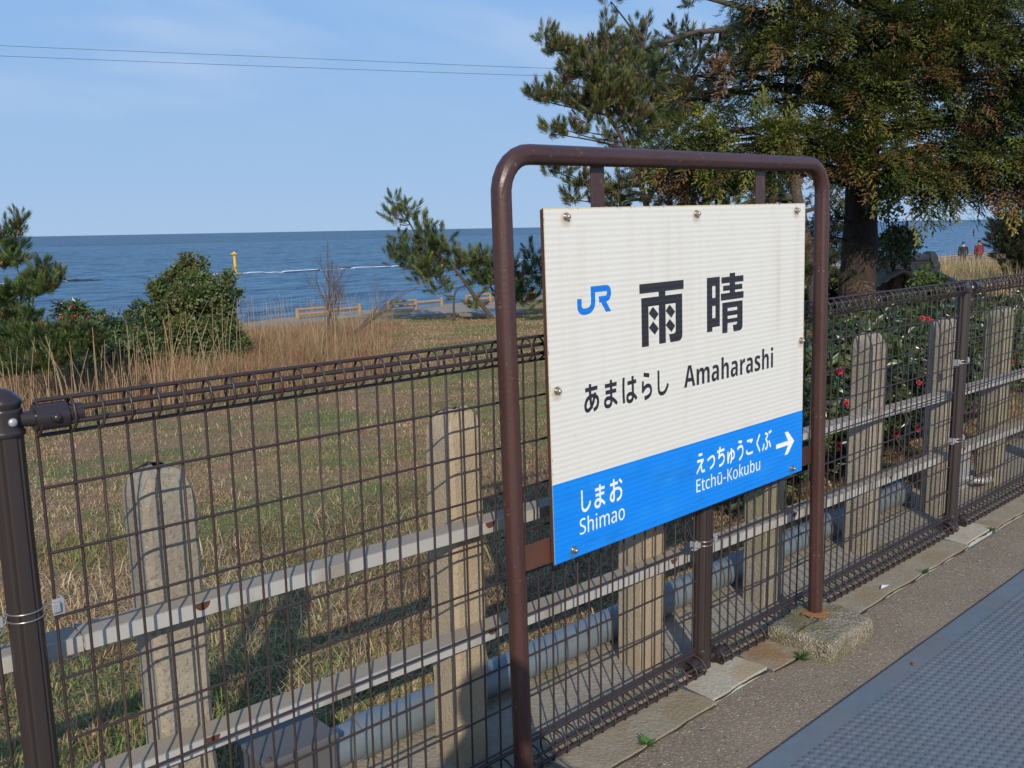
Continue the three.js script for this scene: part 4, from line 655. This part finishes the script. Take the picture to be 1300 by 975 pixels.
// ---------------------------------------------------------------- broadleaf shrubs
function shrub(name, label, category, blobs, geo, mat, pal, { seed, dens, size = 1, stems = 5, group }) {
  const r = makeRng(seed), c0 = blobs[0][0], gy = groundY(c0[0], c0[2]) - .03, t = thing(name, label, category, [c0[0], gy, c0[2]], 0, group), inv = V(c0[0], gy, c0[2]).negate(), list = [], st = [];
  blobs.forEach((b, bi) => {
    const c = V(...b[0]).add(inv), g0 = V(c.x * .6, groundY(c0[0] + c.x * .6, c0[2] + c.z * .6) - gy, c.z * .6);
    st.push(limb([g0, g0.clone().lerp(c, .55).add(V((r() - .5) * .1, 0, (r() - .5) * .1)), c], .024 * size, .008 * size, 5, 8, .2, bi));
    const n = Math.round(dens * Math.pow(b[1] / .3, 2));
    const tufts = []; for (let i = 0; i < Math.max(4, n / 9); i++) tufts.push(inBlob(r, [[c.x, c.y, c.z], b[1] * 1.12, b[2] * 1.12], .35)); for (let i = 0; i < n; i++) { const [p, d] = r() < .62 ? (() => { const k = tufts[Math.floor(r() * tufts.length)], o = b[1] * .16; return [k[0].clone().add(V((r() - .5) * o * 2, (r() - .4) * o * 2, (r() - .5) * o * 2)), k[1]]; })() : inBlob(r, [[c.x, c.y, c.z], b[1] * .9, b[2] * .9], .45), s = size * (.7 + r() * .6); if (p.y < (groundY(p.x + c0[0], p.z + c0[2]) - gy)) continue; list.push({ m: new THREE.Matrix4().compose(p, orient(d.clone().add(V(0, .7, 0)).normalize(), r() * 6), V(s, s, s)), c: pick(r, pal) }); }
    for (let i = 0; i < stems; i++) { const p = inBlob(r, [[c.x, c.y, c.z], b[1], b[2]], .3)[0]; st.push(limb([c.clone().lerp(g0, .25), p], .007 * size, .003 * size, 4, 3, 0, i)); }
  });
  part('stems', merge(st), M.pineBark, t);
  copies('foliage', geo, mat, list, t);
  return t;
}
const CAM = leafCluster(4, 13, .085, .068, .017), SMALL = leafCluster(8, 24, .12, .052, .016), MID = leafCluster(18, 16, .10, .055, .015);
const DARKG = [[.028, .060, .016], [.040, .080, .020], [.022, .048, .015], [.058, .090, .022], [.08, .10, .028]];
const BUSH = [[.060, .100, .024], [.080, .118, .028], [.042, .074, .02], [.10, .125, .034], [.12, .10, .036]];
shrub('round_bush', 'rounded green bush standing above dry grass below the yellow marker post', 'bush',
  [[[7.216, -0.048, -14.76], 0.51, 0.41], [[7.294, 0.892, -14.91], 0.14, 0.18], [[7.488, 0.916, -14.73], 0.09, 0.13], [[7.816, 0.371, -14.17], 0.14, 0.11], [[6.919, 0.445, -15.15], 0.18, 0.11], [[7.764, 0.596, -14.40], 0.16, 0.13], [[7.395, 0.69, -14.77], 0.26, 0.22], [[7.18, 0.667, -14.96], 0.25, 0.22], [[7.521, 0.516, -14.61], 0.33, 0.27], [[7.112, 0.383, -14.96], 0.37, 0.31], [[7.467, 0.3, -14.34], 0.30, 0.27], [[7.189, 0.355, -14.47], 0.40, 0.31], [[6.939, 0.102, -15.06], 0.32, 0.27], [[7.576, -0.02, -14.30], 0.26, 0.27], [[6.735, -0.079, -15.20], 0.30, 0.23], [[7.194, -0.356, -14.44], 0.53, 0.36], [[7.644, -0.429, -14.28], 0.37, 0.27], [[7.925, -0.629, -14.25], 0.25, 0.18], [[6.808, -0.427, -14.92], 0.44, 0.36], [[7.274, -0.711, -14.28], 0.53, 0.27], [[6.671, -0.767, -14.83], 0.53, 0.27]],
  SMALL, M.leaf, BUSH, { seed: 101, dens: 62, size: 1.25, stems: 6 });
shrub('low_shrub', 'low spreading dark green shrub between the young pine and the round bush', 'shrub',
  [[[5.683, -0.443, -14.71], .5, .35], [[5.79, -0.15, -14.68], .28, .26], [[6.256, 0.065, -14.57], .2, .24], [[6.076, -0.251, -14.39], .4, .3], [[5.84, -0.557, -14.26], .5, .3], [[5.358, -0.479, -14.73], .4, .25], [[6.086, -0.563, -14.03], .4, .3], [[5.354, -0.718, -14.40], .5, .25], [[4.902, -0.681, -14.55], .45, .25], [[4.536, -0.543, -14.92], .5, .35], [[4.814, -0.378, -14.98], .3, .25]],
  MID, M.leaf, DARKG.concat(BUSH), { seed: 102, dens: 80, size: 1.2 });
const flowerG = (() => { const r = makeRng(3), out = []; for (let k = 0; k < 3; k++) for (let i = 0; i < 6; i++) { const a = i * 1.047 + k * .5, t = .35 + k * .42, d = V(Math.cos(a) * Math.sin(t), Math.cos(t) * .9, Math.sin(a) * Math.sin(t)), s = V(-Math.sin(a), 0, Math.cos(a)), R = .022 + .006 * k, w = .013; const e = d.clone().multiplyScalar(R), L = d.clone().multiplyScalar(R * .7).addScaledVector(s, w), Q = d.clone().multiplyScalar(R * .7).addScaledVector(s, -w); out.push(0, 0, 0, ...L, ...e, 0, 0, 0, ...e, ...Q); } return tri(out); })();
const redPetal = std({ color: rgb(.55, .018, .035), roughness: .6 });
function flowers(shrubObj, spots, size) { const r = makeRng(7); for (const q of spots) { const f = part('flower', flowerG, redPetal, shrubObj); f.position.set(...q).sub(shrubObj.position); f.quaternion.copy(orient(V(-.5 + (r() - .5), .4, .7).normalize(), r() * 6)); f.scale.setScalar(size * (.8 + r() * .4)); } }
{
  const c = shrub('camellia_shrub', 'dark camellia shrub with a few red flowers standing against the sea', 'shrub',
    [[[5.966, -0.247, -17.26], .30, .28], [[5.829, -0.092, -17.42], .22, .2], [[6.057, -0.068, -17.22], .26, .22], [[5.956, 0.025, -17.33], .16, .16], [[6.227, -0.223, -17.02], .26, .2], [[6.264, -0.375, -16.95], .3, .2], [[6.031, -0.445, -17.15], .35, .25]], CAM, M.glossLeaf, DARKG, { seed: 103, dens: 44, size: 1.4 });
  flowers(c, [[5.9, 0.123, -16.99], [5.887, -0.048, -16.82], [5.73, -0.081, -17.10], [5.865, -0.136, -16.82], [6.071, -0.067, -16.65], [5.806, -0.009, -17.05]], .8);
}
{ // camellia hedge behind the right half of the fence
  const r = makeRng(9), blobs = [];
  for (let x = 3.95; x < 10.2; x += .32) { const top = .78 + .12 * (r() - .5) - (x < 4.6 ? .08 : 0) - (x > 7 ? .15 : 0); for (let k = 0; k < 3; k++) blobs.push([[x + (r() - .5) * .2, [.22, .48, top - .14][k], -.86 - .28 * r() - (x > 6 ? .25 : 0)], .28, .22]); if (r() < .8) blobs.push([[x, .4, -1.4], .34, .34]); }
  const h = shrub('camellia_hedge', 'glossy dark green camellia hedge with red flowers behind the right part of the fence', 'hedge', blobs, CAM, M.glossLeaf, DARKG.concat([[.07, .085, .02]]), { seed: 104, dens: 44, size: .82, stems: 5 });
  flowers(h, [[4.464, 0.696, -0.62], [4.507, 0.522, -0.6], [5.418, 0.513, -0.62], [5.806, 0.851, -0.75], [5.877, 0.831, -0.75], [5.795, 0.855, -0.78], [6.629, 0.311, -0.66], [6.423, 0.244, -0.64], [5.396, 0.239, -0.6], [5.514, 0.239, -0.6], [5.117, 0.257, -0.6], [4.442, 0.306, -0.6], [7.471, 0.388, -0.8]], .58);
}
shrub('leafy_shrub', 'leafy green shrub growing between the cedar trunk and the tiled roof', 'shrub', [[[10.88, 1.044, -3.333], .22, .2], [[10.93, 1.274, -3.34], .18, .16], [[11.08, 1.507, -3.523], .16, .2], [[11.61, 1.145, -3.508], .2, .14], [[11.01, 1.272, -3.264], .12, .1], [[11.28, 1.153, -3.676], .2, .2]], MID, M.leaf, BUSH, { seed: 105, dens: 90, size: .95 });
shrub('roadside_shrub', 'small bright green shrub in front of the dark tiled roof above the fence', 'shrub', [[[8.71, 0.862, -1.981], .13, .10], [[8.64, 0.792, -2.032], .16, .10], [[8.76, 0.789, -1.913], .13, .08], [[8.71, 0.935, -1.999], .07, .07]], MID, M.leaf, [[.06, .10, .02], [.085, .125, .03]], { seed: 106, dens: 120, size: .8 });
pine('bushy dark pine at the right edge beside the two walkers', [[[27.15, -0.527, -7.249], [27.18, 0.144, -7.381], [27.19, 0.984, -7.561], [27.30, 1.611, -7.602]]], [[[27.20, 1.298, -7.625], .5, .35], [[26.97, 1.199, -7.816], .30, .26], [[26.84, 0.908, -7.87], .24, .2], [[26.93, 0.738, -7.75], .34, .28], [[27.27, 0.982, -7.489], .6, .5], [[27.05, 0.525, -7.582], .5, .4], [[27.45, 0.557, -7.225], .6, .5], [[27.23, 0.038, -7.312], .5, .4], [[27.68, 1.182, -7.151], .6, .5]], { seed: 77, dens: 90, size: .85, pal: [[.030, .048, .02], [.045, .062, .022], [.06, .06, .028]], r0: .12 });

// ---------------------------------------------------------------- grasses
{
  const r = makeRng(123), LITTER = 0, STRAW = [[.37, .245, .125], [.43, .32, .17], [.31, .195, .10], [.29, .22, .115], [.48, .38, .22]], OLIVE = [[.20, .185, .065], [.25, .22, .085], [.155, .17, .05]], GREEN = [[.15, .23, .045], [.18, .26, .06], [.12, .185, .04]], RED = [[.29, .155, .082], [.35, .20, .10]];
  const T1 = bladeTuft(2, 16, .074, .19, .0022, 1.7, 1.25), T2 = bladeTuft(5, 10, .15, .12, .0022, 1.9), T3 = bladeTuft(8, 11, .80, .36, .0042, .7), T4 = bladeTuft(13, 10, .40, .26, .003, 2.1);
  const short = [], lush = [], tall = [], fallen = [];
  const put = (list, x, z, s, c, sy = 1) => list.push({ m: new THREE.Matrix4().compose(V(x, groundY(x, z) - .012, z), new THREE.Quaternion().setFromAxisAngle(UP, r() * 6.28), V(s, s * sy, s)), c });
  for (let i = 0; i < 78000; i++) {                                // mown turf, thinning with distance
    const z = -.46 - Math.pow(r(), 2.0) * 26, x = lerp(.10 * (1.7 - z) - .2, Math.min(13.5, 3.0 * (1.7 - z)) * (z < -6 ? 1.9 : 1), r()); if (x > 30) continue;
    const k = smooth(fbm(x * .8 + 60, z * .8 + 60, 4), .43, .60), d = fbm(x * 2 + 20, z * 2 + 70, 3), far = 1 + smooth(-z, 3, 20) * 1.5;
    const c = pick(r, r() < k * .78 * (1 - smooth(x, 1.5, 2.2) * smooth(z, -2.2, -1.2)) ? (r() < .55 ? GREEN : OLIVE) : d > .47 ? (r() < .6 ? RED : STRAW) : r() < .3 ? OLIVE : r() < .35 ? RED : STRAW);
    put(short, x, z, far * (.6 + r() * .7), c, (.6 + .7 * r()) / Math.sqrt(far));
  }
  for (let i = 0; i < 3400; i++) { const z = -.46 - Math.pow(r(), 1.6) * 3.2, x = r() * 5.2 - .4, k = fbm(x * 1.4 + 10, z * 1.4 + 33, 3); if (k < .5 || x > 1.9) continue; put(lush, x, z, .5 + r() * .7, pick(r, r() < .26 ? GREEN : r() < .4 ? OLIVE : r() < .4 ? RED : STRAW)); }
  for (let i = 0; i < 3600; i++) { const z = -.55 - Math.pow(r(), 1.3) * 2.4, x = -.2 + r() * 6.4, k = fbm(x * 1.1 + 80, z * 1.1 + 3, 3); if (k < .40 && x < 1.2) continue; put(fallen, x, z, .35 + r() * .55, pick(r, x > 2 && r() < .6 ? [[.14, .095, .05], [.20, .135, .075]] : STRAW), .45); }
  const reeds = [];
  for (let i = 0; i < 9000; i++) {                                 // the stand of tall dry stems
    const z = -9.3 - Math.pow(r(), .8) * 15, q = lerp(.16, .76, r()), x = q * (1.7 - z), dens = q > .60 ? 1 - smooth(q, .58, .76) : 1; if (r() > dens || (q < .46 && z > -13.5 && r() > .35)) continue;
    const edge = smooth(-z, 9, 11.5), clump = .55 + .9 * fbm(x * .7 + 5, z * .7 + 5, 3), h = (.28 + .5 * edge) * clump * (1 - .45 * smooth(q, .5, .76));
    put(tall, x, z, .7 + r() * .4, pick(r, r() < .66 ? [[.29, .15, .078], [.23, .11, .06], [.32, .19, .105]] : r() < .5 ? [[.30, .215, .125], [.22, .16, .09]] : OLIVE), h);
    if (r() < .05) reeds.push([x, z, .9 + r() * .5]);
  }
  for (let i = 0; i < 2600; i++) { const x = 24 + r() * 26, z = -6 - r() * 12, q = x / (1.7 - z); if (q < 1.85 || q > 4.5) continue; put(tall, x, z, .8 + r() * .5, pick(r, r() < .3 ? OLIVE : STRAW), .55 + .5 * r()); }
  for (let i = 0; i < 1500; i++) { const x = 11 + r() * 22, z = -14 - r() * 12; if (x / (1.7 - z) < .72) continue; put(short, x, z, 2 + r() * 1.2, pick(r, STRAW), .8); }
  const g = (name, geo, list, label, cat) => { const o = copies(name, geo, M.straw, list, scene); o.name = name; tag(o, label, cat); return o; };
  g('mown_grass', T1, short, 'patchy mown turf of straw and green blades covering the field', 'grass');
  g('green_grass', T2, lush, 'longer green and olive grass tufts just behind the concrete posts', 'grass');
  g('fallen_straw', T4, fallen, 'matted fallen straw lying along the back of the conduit pipe', 'straw');
  g('tall_dry_grass', T3, tall, 'stand of tall dry brown grass between the field and the sea', 'grass');
  // separate pale reeds sticking out in front of the bushes
  const stem = [], col = [];
  const reed = (x, z, h) => { const y = groundY(x, z), a = r() * 6.28, l = (r() - .3) * .5 * h; const gg = limb([V(x, y, z), V(x + Math.cos(a) * l * .35, y + h * .55, z + Math.sin(a) * l * .35), V(x + Math.cos(a) * l, y + h * .98, z + Math.sin(a) * l)], .0065, .003, 4, 5, 0, 1); stem.push(gg); };
  for (const [x, z, h] of reeds) reed(x, z, h);
  for (let i = 0; i < 120; i++) { const q = lerp(.22, .48, r()), z = -9.2 - r() * 3.2; reed(q * (1.7 - z), z, .45 + r() * .7); }
  const rd = part('dry_reeds', merge(stem), std({ color: rgb(.36, .26, .15), roughness: .9 }), scene); rd.userData.kind = 'stuff'; tag(rd, 'thin pale dry reeds leaning in front of the bushes', 'reeds');
}
{ // leafless shrub in the dry grass
  const r = makeRng(45), base = [11.72, -0.973, -17.29], gy = groundY(base[0], base[2]), t = thing('bare_shrub', 'leafless grey brown shrub of thin twigs in the tall dry grass', 'shrub', [base[0], gy, base[2]]), list = [];
  const grow = (p, d, l, rad, lev) => { const e = p.clone().addScaledVector(d, l), m = p.clone().lerp(e, .5).add(V((r() - .5) * .1 * l, 0, (r() - .5) * .1 * l)); list.push(limb([p, m, e], rad, rad * .55, 4, 4, .2, lev)); if (lev < 4) for (let i = 0; i < (lev === 0 ? 3 : 3); i++) grow(p.clone().lerp(e, .4 + r() * .6), d.clone().add(V((r() - .5) * 1.0, (r() - .3) * .5, (r() - .5) * 1.0)).normalize(), l * (.45 + r() * .3), rad * .6, lev + 1); };
  for (let i = 0; i < 5; i++) grow(V((r() - .5) * .3, -.05, (r() - .5) * .3), V((r() - .5) * .55, 1, (r() - .5) * .55).normalize(), .9 + r() * .35, .018, 0);
  for (let i = 0; i < 3; i++) grow(V(.2, 0, .1), V(.75 + r() * .2, .55, -.05 + r() * .2).normalize(), 1.0 + r() * .3, .016, 1);
  part('twigs', merge(list), std({ color: rgb(.12, .085, .065), roughness: 1 }), t);
}

// ---------------------------------------------------------------- shore rail, slab, walkers, roofs, wires
{
  const Rl = thing('shore_rail', 'low wooden post and rail fence along the edge of the shore path', 'railing', [0, 0, -30.1]);
  const xs = []; for (let x = 18.25; x < 150; x += 1.42) xs.push(x);
  const pg = metric(new THREE.CylinderGeometry(.075, .08, .58, 12).translate(0, .16, 0)), rg = metric(new THREE.CylinderGeometry(.055, .055, 1.5, 10).rotateZ(Math.PI / 2)), r = makeRng(4);
  xs.forEach((x, i) => {
    const y = -1.93; const p = part('post', pg, M.wood, Rl); p.position.set(x, y, 0); p.rotation.z = (r() - .5) * .05;
    if ([2, 5, 9].includes(i)) return; const two = [0, 3, 6, 7].includes(i) || x > 32; if (two) { const a = part('rail', rg, M.wood, Rl); a.position.set(x + .71, y + .41, .0); a.rotation.z = (r() - .5) * .03; }
    const b = part('rail', rg, M.wood, Rl); b.position.set(x + .71, y + (two ? .22 : .30), 0);
  });
  const sl = thing('sunken_panel', 'flat blue grey panel in a pale concrete rim on the grass behind the sign', 'panel', [21.55, -1.78, -22.65]), y = groundY(sl.position.x, sl.position.z) - sl.position.y + .09;
  part('panel', box(1.5, .06, 1.3, .25, y + .10, .1, .01), std({ color: rgb(.11, .22, .32), roughness: .6 }), sl);
  part('rim', merge([box(.18, .12, 1.75, -.62, y + .05, .05, .01), box(1.9, .12, .18, .30, y + .05, .90, .01), box(1.9, .12, .18, .30, y + .05, -.74, .01)]), M.concrete, sl);
}
{ // tiled roof of a low hut and the gable of a small shed before it
  const hut = thing('tiled_hut', 'low hut under a dark tiled roof with a round ridge-end tile', 'hut', [18.3, -1.07, -6.1], -.24);
  const roofM = M.tile, pitch = .38, Lx = 2.2, run = 2.6;
  for (const s of [1, -1]) {
    const slope = new THREE.Group(); slope.name = 'roof_slope'; slope.position.set(0, 1.62, 0); slope.rotation.x = s * pitch; hut.add(slope);
    part('sheathing', box(Lx, .05, run, -Lx / 2, -.03, s * run / 2, .01), roofM, slope);
    const rollG = metric(new THREE.CylinderGeometry(.055, .055, run, 10, 1, false, 0, Math.PI).rotateX(Math.PI / 2).rotateZ(Math.PI / 2)); 
    for (let i = 0; i < 9; i++) { const k = part('tile_row', rollG, roofM, slope); k.position.set(-.06 - i * .265, .0, s * run / 2); }
    const course = box(Lx, .03, .06, -Lx / 2, .005, 0, .01); for (let j = 1; j < 10; j++) { const k = part('tile_course', course, roofM, slope); k.position.z = s * j * .262; }
  }
  const cap = new THREE.Group(); cap.name = 'ridge'; hut.add(cap);
  for (let j = 0; j < 4; j++) part('ridge_tile', box(Lx + .05 - j * .03, .042, .30 - j * .05, -Lx / 2, 1.63 + j * .044, 0, .012), roofM, cap);
  part('ridge_tile', new THREE.CylinderGeometry(.09, .09, Lx, 14).rotateZ(Math.PI / 2).translate(-Lx / 2, 1.80, 0), roofM, cap);
  const orn = new THREE.Shape(); orn.moveTo(-.30, 0); orn.quadraticCurveTo(-.34, .2, -.2, .26); orn.quadraticCurveTo(-.2, .52, 0, .54); orn.quadraticCurveTo(.2, .52, .2, .26); orn.quadraticCurveTo(.34, .2, .30, 0); orn.lineTo(-.30, 0);
  part('ridge_end_tile', new THREE.ExtrudeGeometry(orn, { depth: .12, bevelEnabled: true, bevelSize: .03, bevelThickness: .03, bevelSegments: 2 }).rotateY(Math.PI / 2).scale(1, .62, .62).translate(-.02, 1.58, 0), roofM, cap);
  part('ridge_end_disc', new THREE.CylinderGeometry(.08, .08, .1, 20).rotateZ(Math.PI / 2).translate(.16, 1.78, 0), roofM, cap);
  part('wall', box(Lx - .8, 1.1, 3.4, -Lx / 2, .25, 0, .02), std({ color: rgb(.16, .11, .07), roughness: .9 }), hut);
  const gable = new THREE.Shape([[-1.7, .8], [1.7, .8], [0, 1.58]].map((q) => new THREE.Vector2(...q)));
  part('gable', new THREE.ExtrudeGeometry(gable, { depth: .06, bevelEnabled: false }).rotateY(Math.PI / 2).translate(-.46, 0, 0), std({ color: rgb(.13, .09, .06), roughness: .9 }), hut);

  const shed = thing('wooden_shed', 'small pale wooden shed with a low gabled roof just left of the tiled hut', 'shed', [10.95, -.55, -3.32], -.75);
  const wm = std({ map: tex(256, (u, v) => mix3([.20, .15, .095], [.31, .245, .165], fbm(u * 4, v * 40, 4, 4)), .6), roughness: .9 }), rm = std({ map: tex(256, (u, v) => mix3([.135, .11, .075], [.24, .20, .14], F(u, v, 8, 4)), .7), roughness: .9 });
  part('wall', box(.62, 1.18, .5, 0, .59, -.25, .01), wm, shed);
  const gs = new THREE.Shape([[-.30, 1.18], [.30, 1.18], [0, 1.34]].map((q) => new THREE.Vector2(...q)));
  part('gable', new THREE.ExtrudeGeometry(gs, { depth: .03, bevelEnabled: false }).translate(0, 0, -.04), std({ color: rgb(.10, .06, .04), roughness: .9 }), shed);
  part('tie_beam', box(.70, .03, .03, 0, 1.175, .02, .005), wm, shed);
  for (const s of [1, -1]) { const k = part('roof_board', box(.46, .035, .78, s * .205, 0, -.20, .006), rm, shed); k.position.y = 1.42 - .095; k.rotation.z = 0; k.geometry.translate(-s * .205, 0, 0); k.position.x = s * .205; k.rotation.z = -s * .46; }
}
{ // overhead lines
  const wm = std({ color: rgb(.03, .03, .035), roughness: .6 });
  const mk = (pts, label) => { const o = part('overhead_wire', tube(pts.map((q) => V(...q)), .008, 60, 6), wm, scene); o.name = numbered('overhead_wire'); tag(o, label, 'power line'); };
  mk([[0.205, 11.75, -61.29], [7.941, 10.46, -51.06], [12.49, 9.58, -43.88], [21.37, 8.86, -35.49], [29.76, 8.19, -27.57], [37.18, 7.738, -20.60], [49.57, 7.169, -8.99]], 'upper of the two thin overhead wires crossing the sky');
  mk([[0.12, 11.09, -61.21], [7.874, 9.94, -51.00], [12.43, 9.14, -43.83], [21.32, 8.46, -35.45], [29.72, 7.868, -27.54], [37.14, 7.47, -20.57], [49.54, 6.935, -8.97]], 'lower of the two thin overhead wires crossing the sky');
}
// ---------------------------------------------------------------- people: one smooth skin over posed bones
function bodyField(bones, centre, half, n, blend = .035) {        // marching cubes on the union of tapered capsules
  const mc = new MarchingCubes(n, new THREE.MeshBasicMaterial(), false, false, 400000), k = (a, b) => { const h = clamp(.5 + .5 * (b - a) / blend, 0, 1); return lerp(b, a, h) - blend * h * (1 - h); };
  const B = bones.map(([a, b, ra, rb]) => ({ a: V(...a), ab: V(...b).sub(V(...a)), ra, rb })), p = V(0, 0, 0), q = V(0, 0, 0);
  for (let z = 0; z < n; z++) for (let y = 0; y < n; y++) for (let x = 0; x < n; x++) {
    p.set((x - n / 2) / (n / 2) * half + centre[0], (y - n / 2) / (n / 2) * half + centre[1], (z - n / 2) / (n / 2) * half + centre[2]); let d = 1e3;
    for (const e of B) { q.subVectors(p, e.a); const t = clamp(q.dot(e.ab) / (e.ab.lengthSq() || 1), 0, 1); const c = q.addScaledVector(e.ab, -t).length() - lerp(e.ra, e.rb, t); if (c < d + blend) d = d > 900 ? c : k(d, c); }
    mc.field[x + y * n + z * n * n] = -d;
  }
  mc.isolation = 0; mc.update();
  const g = new THREE.BufferGeometry(), P = mc.positionArray.slice(0, mc.count * 3), N = mc.normalArray.slice(0, mc.count * 3);
  for (let i = 0; i < P.length; i += 3) for (let c = 0; c < 3; c++) P[i + c] = P[i + c] * half + centre[c];
  g.setAttribute('position', new THREE.BufferAttribute(P, 3)); g.setAttribute('normal', new THREE.BufferAttribute(N, 3));
  return g;
}
function person(label, pos, turn, look, pose, group) {
  const t = thing('person', label, 'person', pos, turn, group), { hips = 0, arms } = pose;
  const bones = [
    [[0, .98, 0], [0, 1.22, .01], .145, .155], [[0, 1.22, .01], [0, 1.36, 0], .155, .11], [[-.17, 1.36, 0], [.17, 1.36, 0], .062, .062], [[-.07, .95, 0], [.07, .95, 0], .12, .12], [[0, 1.38, 0], [0, 1.50, .015], .058, .052],
    [[0, 1.585, .02], [0, 1.635, .005], .082, .094], [[0, 1.545, .045], [0, 1.56, .05], .055, .06], [[0, 1.575, .108], [0, 1.595, .095], .011, .008], [[-.085, 1.59, 0], [-.092, 1.61, 0], .014, .016], [[.085, 1.59, 0], [.092, 1.61, 0], .014, .016],
    [[-.09, .93, 0], [-.10, .52, .02 + pose.step], .088, .060], [[-.10, .52, .02 + pose.step], [-.10, .09, -.03 + pose.step * 1.2], .060, .042], [[-.10, .05, -.05 + pose.step * 1.2], [-.11, .035, .14 + pose.step * 1.2], .042, .034],
    [[.09, .93, 0], [.10, .52, .02 - pose.step], .088, .060], [[.10, .52, .02 - pose.step], [.10, .09, -.05 - pose.step * 1.3], .060, .042], [[.10, .05, -.06 - pose.step * 1.3], [.11, .035, .12 - pose.step * 1.3], .042, .034],
  ];
  const hands = [];
  for (const s of [-1, 1]) { const a = arms(s); bones.push([[s * .20, 1.36, 0], a[0], .060, .045], [a[0], a[1], .045, .034]); hands.push([s, a]); }
  const body = bodyField(bones, [0, .86, .03], .98, 88);
  const hg = hands.map(([s, a]) => {
    const e = V(...a[0]), w = V(...a[1]), d = w.clone().sub(e).normalize(), side = V(...(a[2] ?? [0, 0, 1])).addScaledVector(d, -d.dot(V(...(a[2] ?? [0, 0, 1])))).normalize(), nn = d.clone().cross(side).multiplyScalar(s), bb = [], q = (u, v, m) => { const r = w.clone().addScaledVector(d, u).addScaledVector(side, v).addScaledVector(nn, m); return [r.x, r.y, r.z]; };
    bb.push([q(-.03, 0, 0), q(.03, 0, 0), .034, .026], [q(.03, -.022, 0), q(.085, -.028, 0), .016, .014], [q(.03, .02, 0), q(.085, .028, 0), .016, .014], [q(.04, 0, 0), q(.088, 0, 0), .018, .014]);
    [[-.031, .058], [-.011, .068], [.010, .074], [.031, .064]].forEach(([v, l]) => { bb.push([q(.088, v, 0), q(.088 + l * .55, v * 1.05, .010), .0098, .0088], [q(.088 + l * .55, v * 1.05, .010), q(.088 + l * .9, v, .032), .0088, .0072]); });
    bb.push([q(.03, .03, 0), q(.065, .055, .008), .0125, .0105], [q(.065, .055, .008), q(.098, .058, .020), .0105, .0085]);
    return bodyField(bb, q(.06, 0, .01), .13, 72, .006);
  });
  const g = mergeGeometries([body, ...hg]), p = g.attributes.position, col = new Float32Array(p.count * 3), nb = body.attributes.position.count;
  for (let i = 0; i < p.count; i++) {
    const y = p.getY(i), z = p.getZ(i); let c = look.coat;
    if (i >= nb) c = look.skin; else if (y > 1.475) c = look.skin; else if (y > 1.43 && look.scarf) c = look.scarf; else if (y < look.hem && Math.abs(p.getX(i)) < .2) c = y < .075 ? look.shoe : look.trouser;
    if (i < nb && y > 1.60 && y < 1.615 && z > .085 && Math.abs(Math.abs(p.getX(i)) - .034) < .014) c = [.03, .02, .02];
    if (i < nb && Math.abs(y - 1.545) < .006 && z > .09 && Math.abs(p.getX(i)) < .026) c = [.28, .10, .08];
    col.set(c, i * 3);
  }
  g.setAttribute('color', new THREE.BufferAttribute(col, 3)); part('body', g, std({ vertexColors: true, roughness: .85 }), t);
  const hair = new THREE.SphereGeometry(.104, 20, 14, 0, Math.PI * 2, 0, Math.PI * .56); hair.rotateX(-.35); hair.translate(0, 1.635, -.004); part(look.hat ? 'cap' : 'hair', hair, std({ color: rgb(...look.hair), roughness: .9 }), t);
  return t;
}
const relaxed = (s) => [[s * .25, 1.10, -.03], [s * .23, .88, .06], [0, 0, 1]];
{
  const place = (q) => [q[0], groundY(q[0], q[2]) + .01, q[2]];
  person('person in dark coat and blue cap walking by the shore, left of the two', place([57.32, -0.91, -20.69]), 2.2, { coat: [.022, .022, .026], trouser: [.03, .03, .035], skin: [.48, .29, .2], shoe: [.02, .02, .02], hair: [.03, .07, .2], hat: true, hem: .86, scarf: [.5, .48, .46] }, { step: .10, arms: relaxed });
  person('person in dark red jacket walking by the shore, right of the two', place([58.00, -0.927, -20.05]), 2.4, { coat: [.17, .018, .022], trouser: [.04, .035, .035], skin: [.46, .28, .2], shoe: [.02, .02, .02], hair: [.05, .02, .02], hem: .84 }, { step: -.10, arms: relaxed });
  // the photographer, whose shadow lies over the foot of the sign
  person('person behind the camera holding it up, seen only by the shadow on the pole', [-.06, 0, 2.08], 2.39, { coat: [.05, .06, .08], trouser: [.03, .035, .06], skin: [.46, .28, .2], shoe: [.03, .03, .03], hair: [.02, .018, .016], hem: .86 }, { step: .03, arms: (s) => [[s * .27, 1.16, .10], [s * .09, 1.40, .20], [0, 1, 0]] });
}
renderer.render(scene, camera);
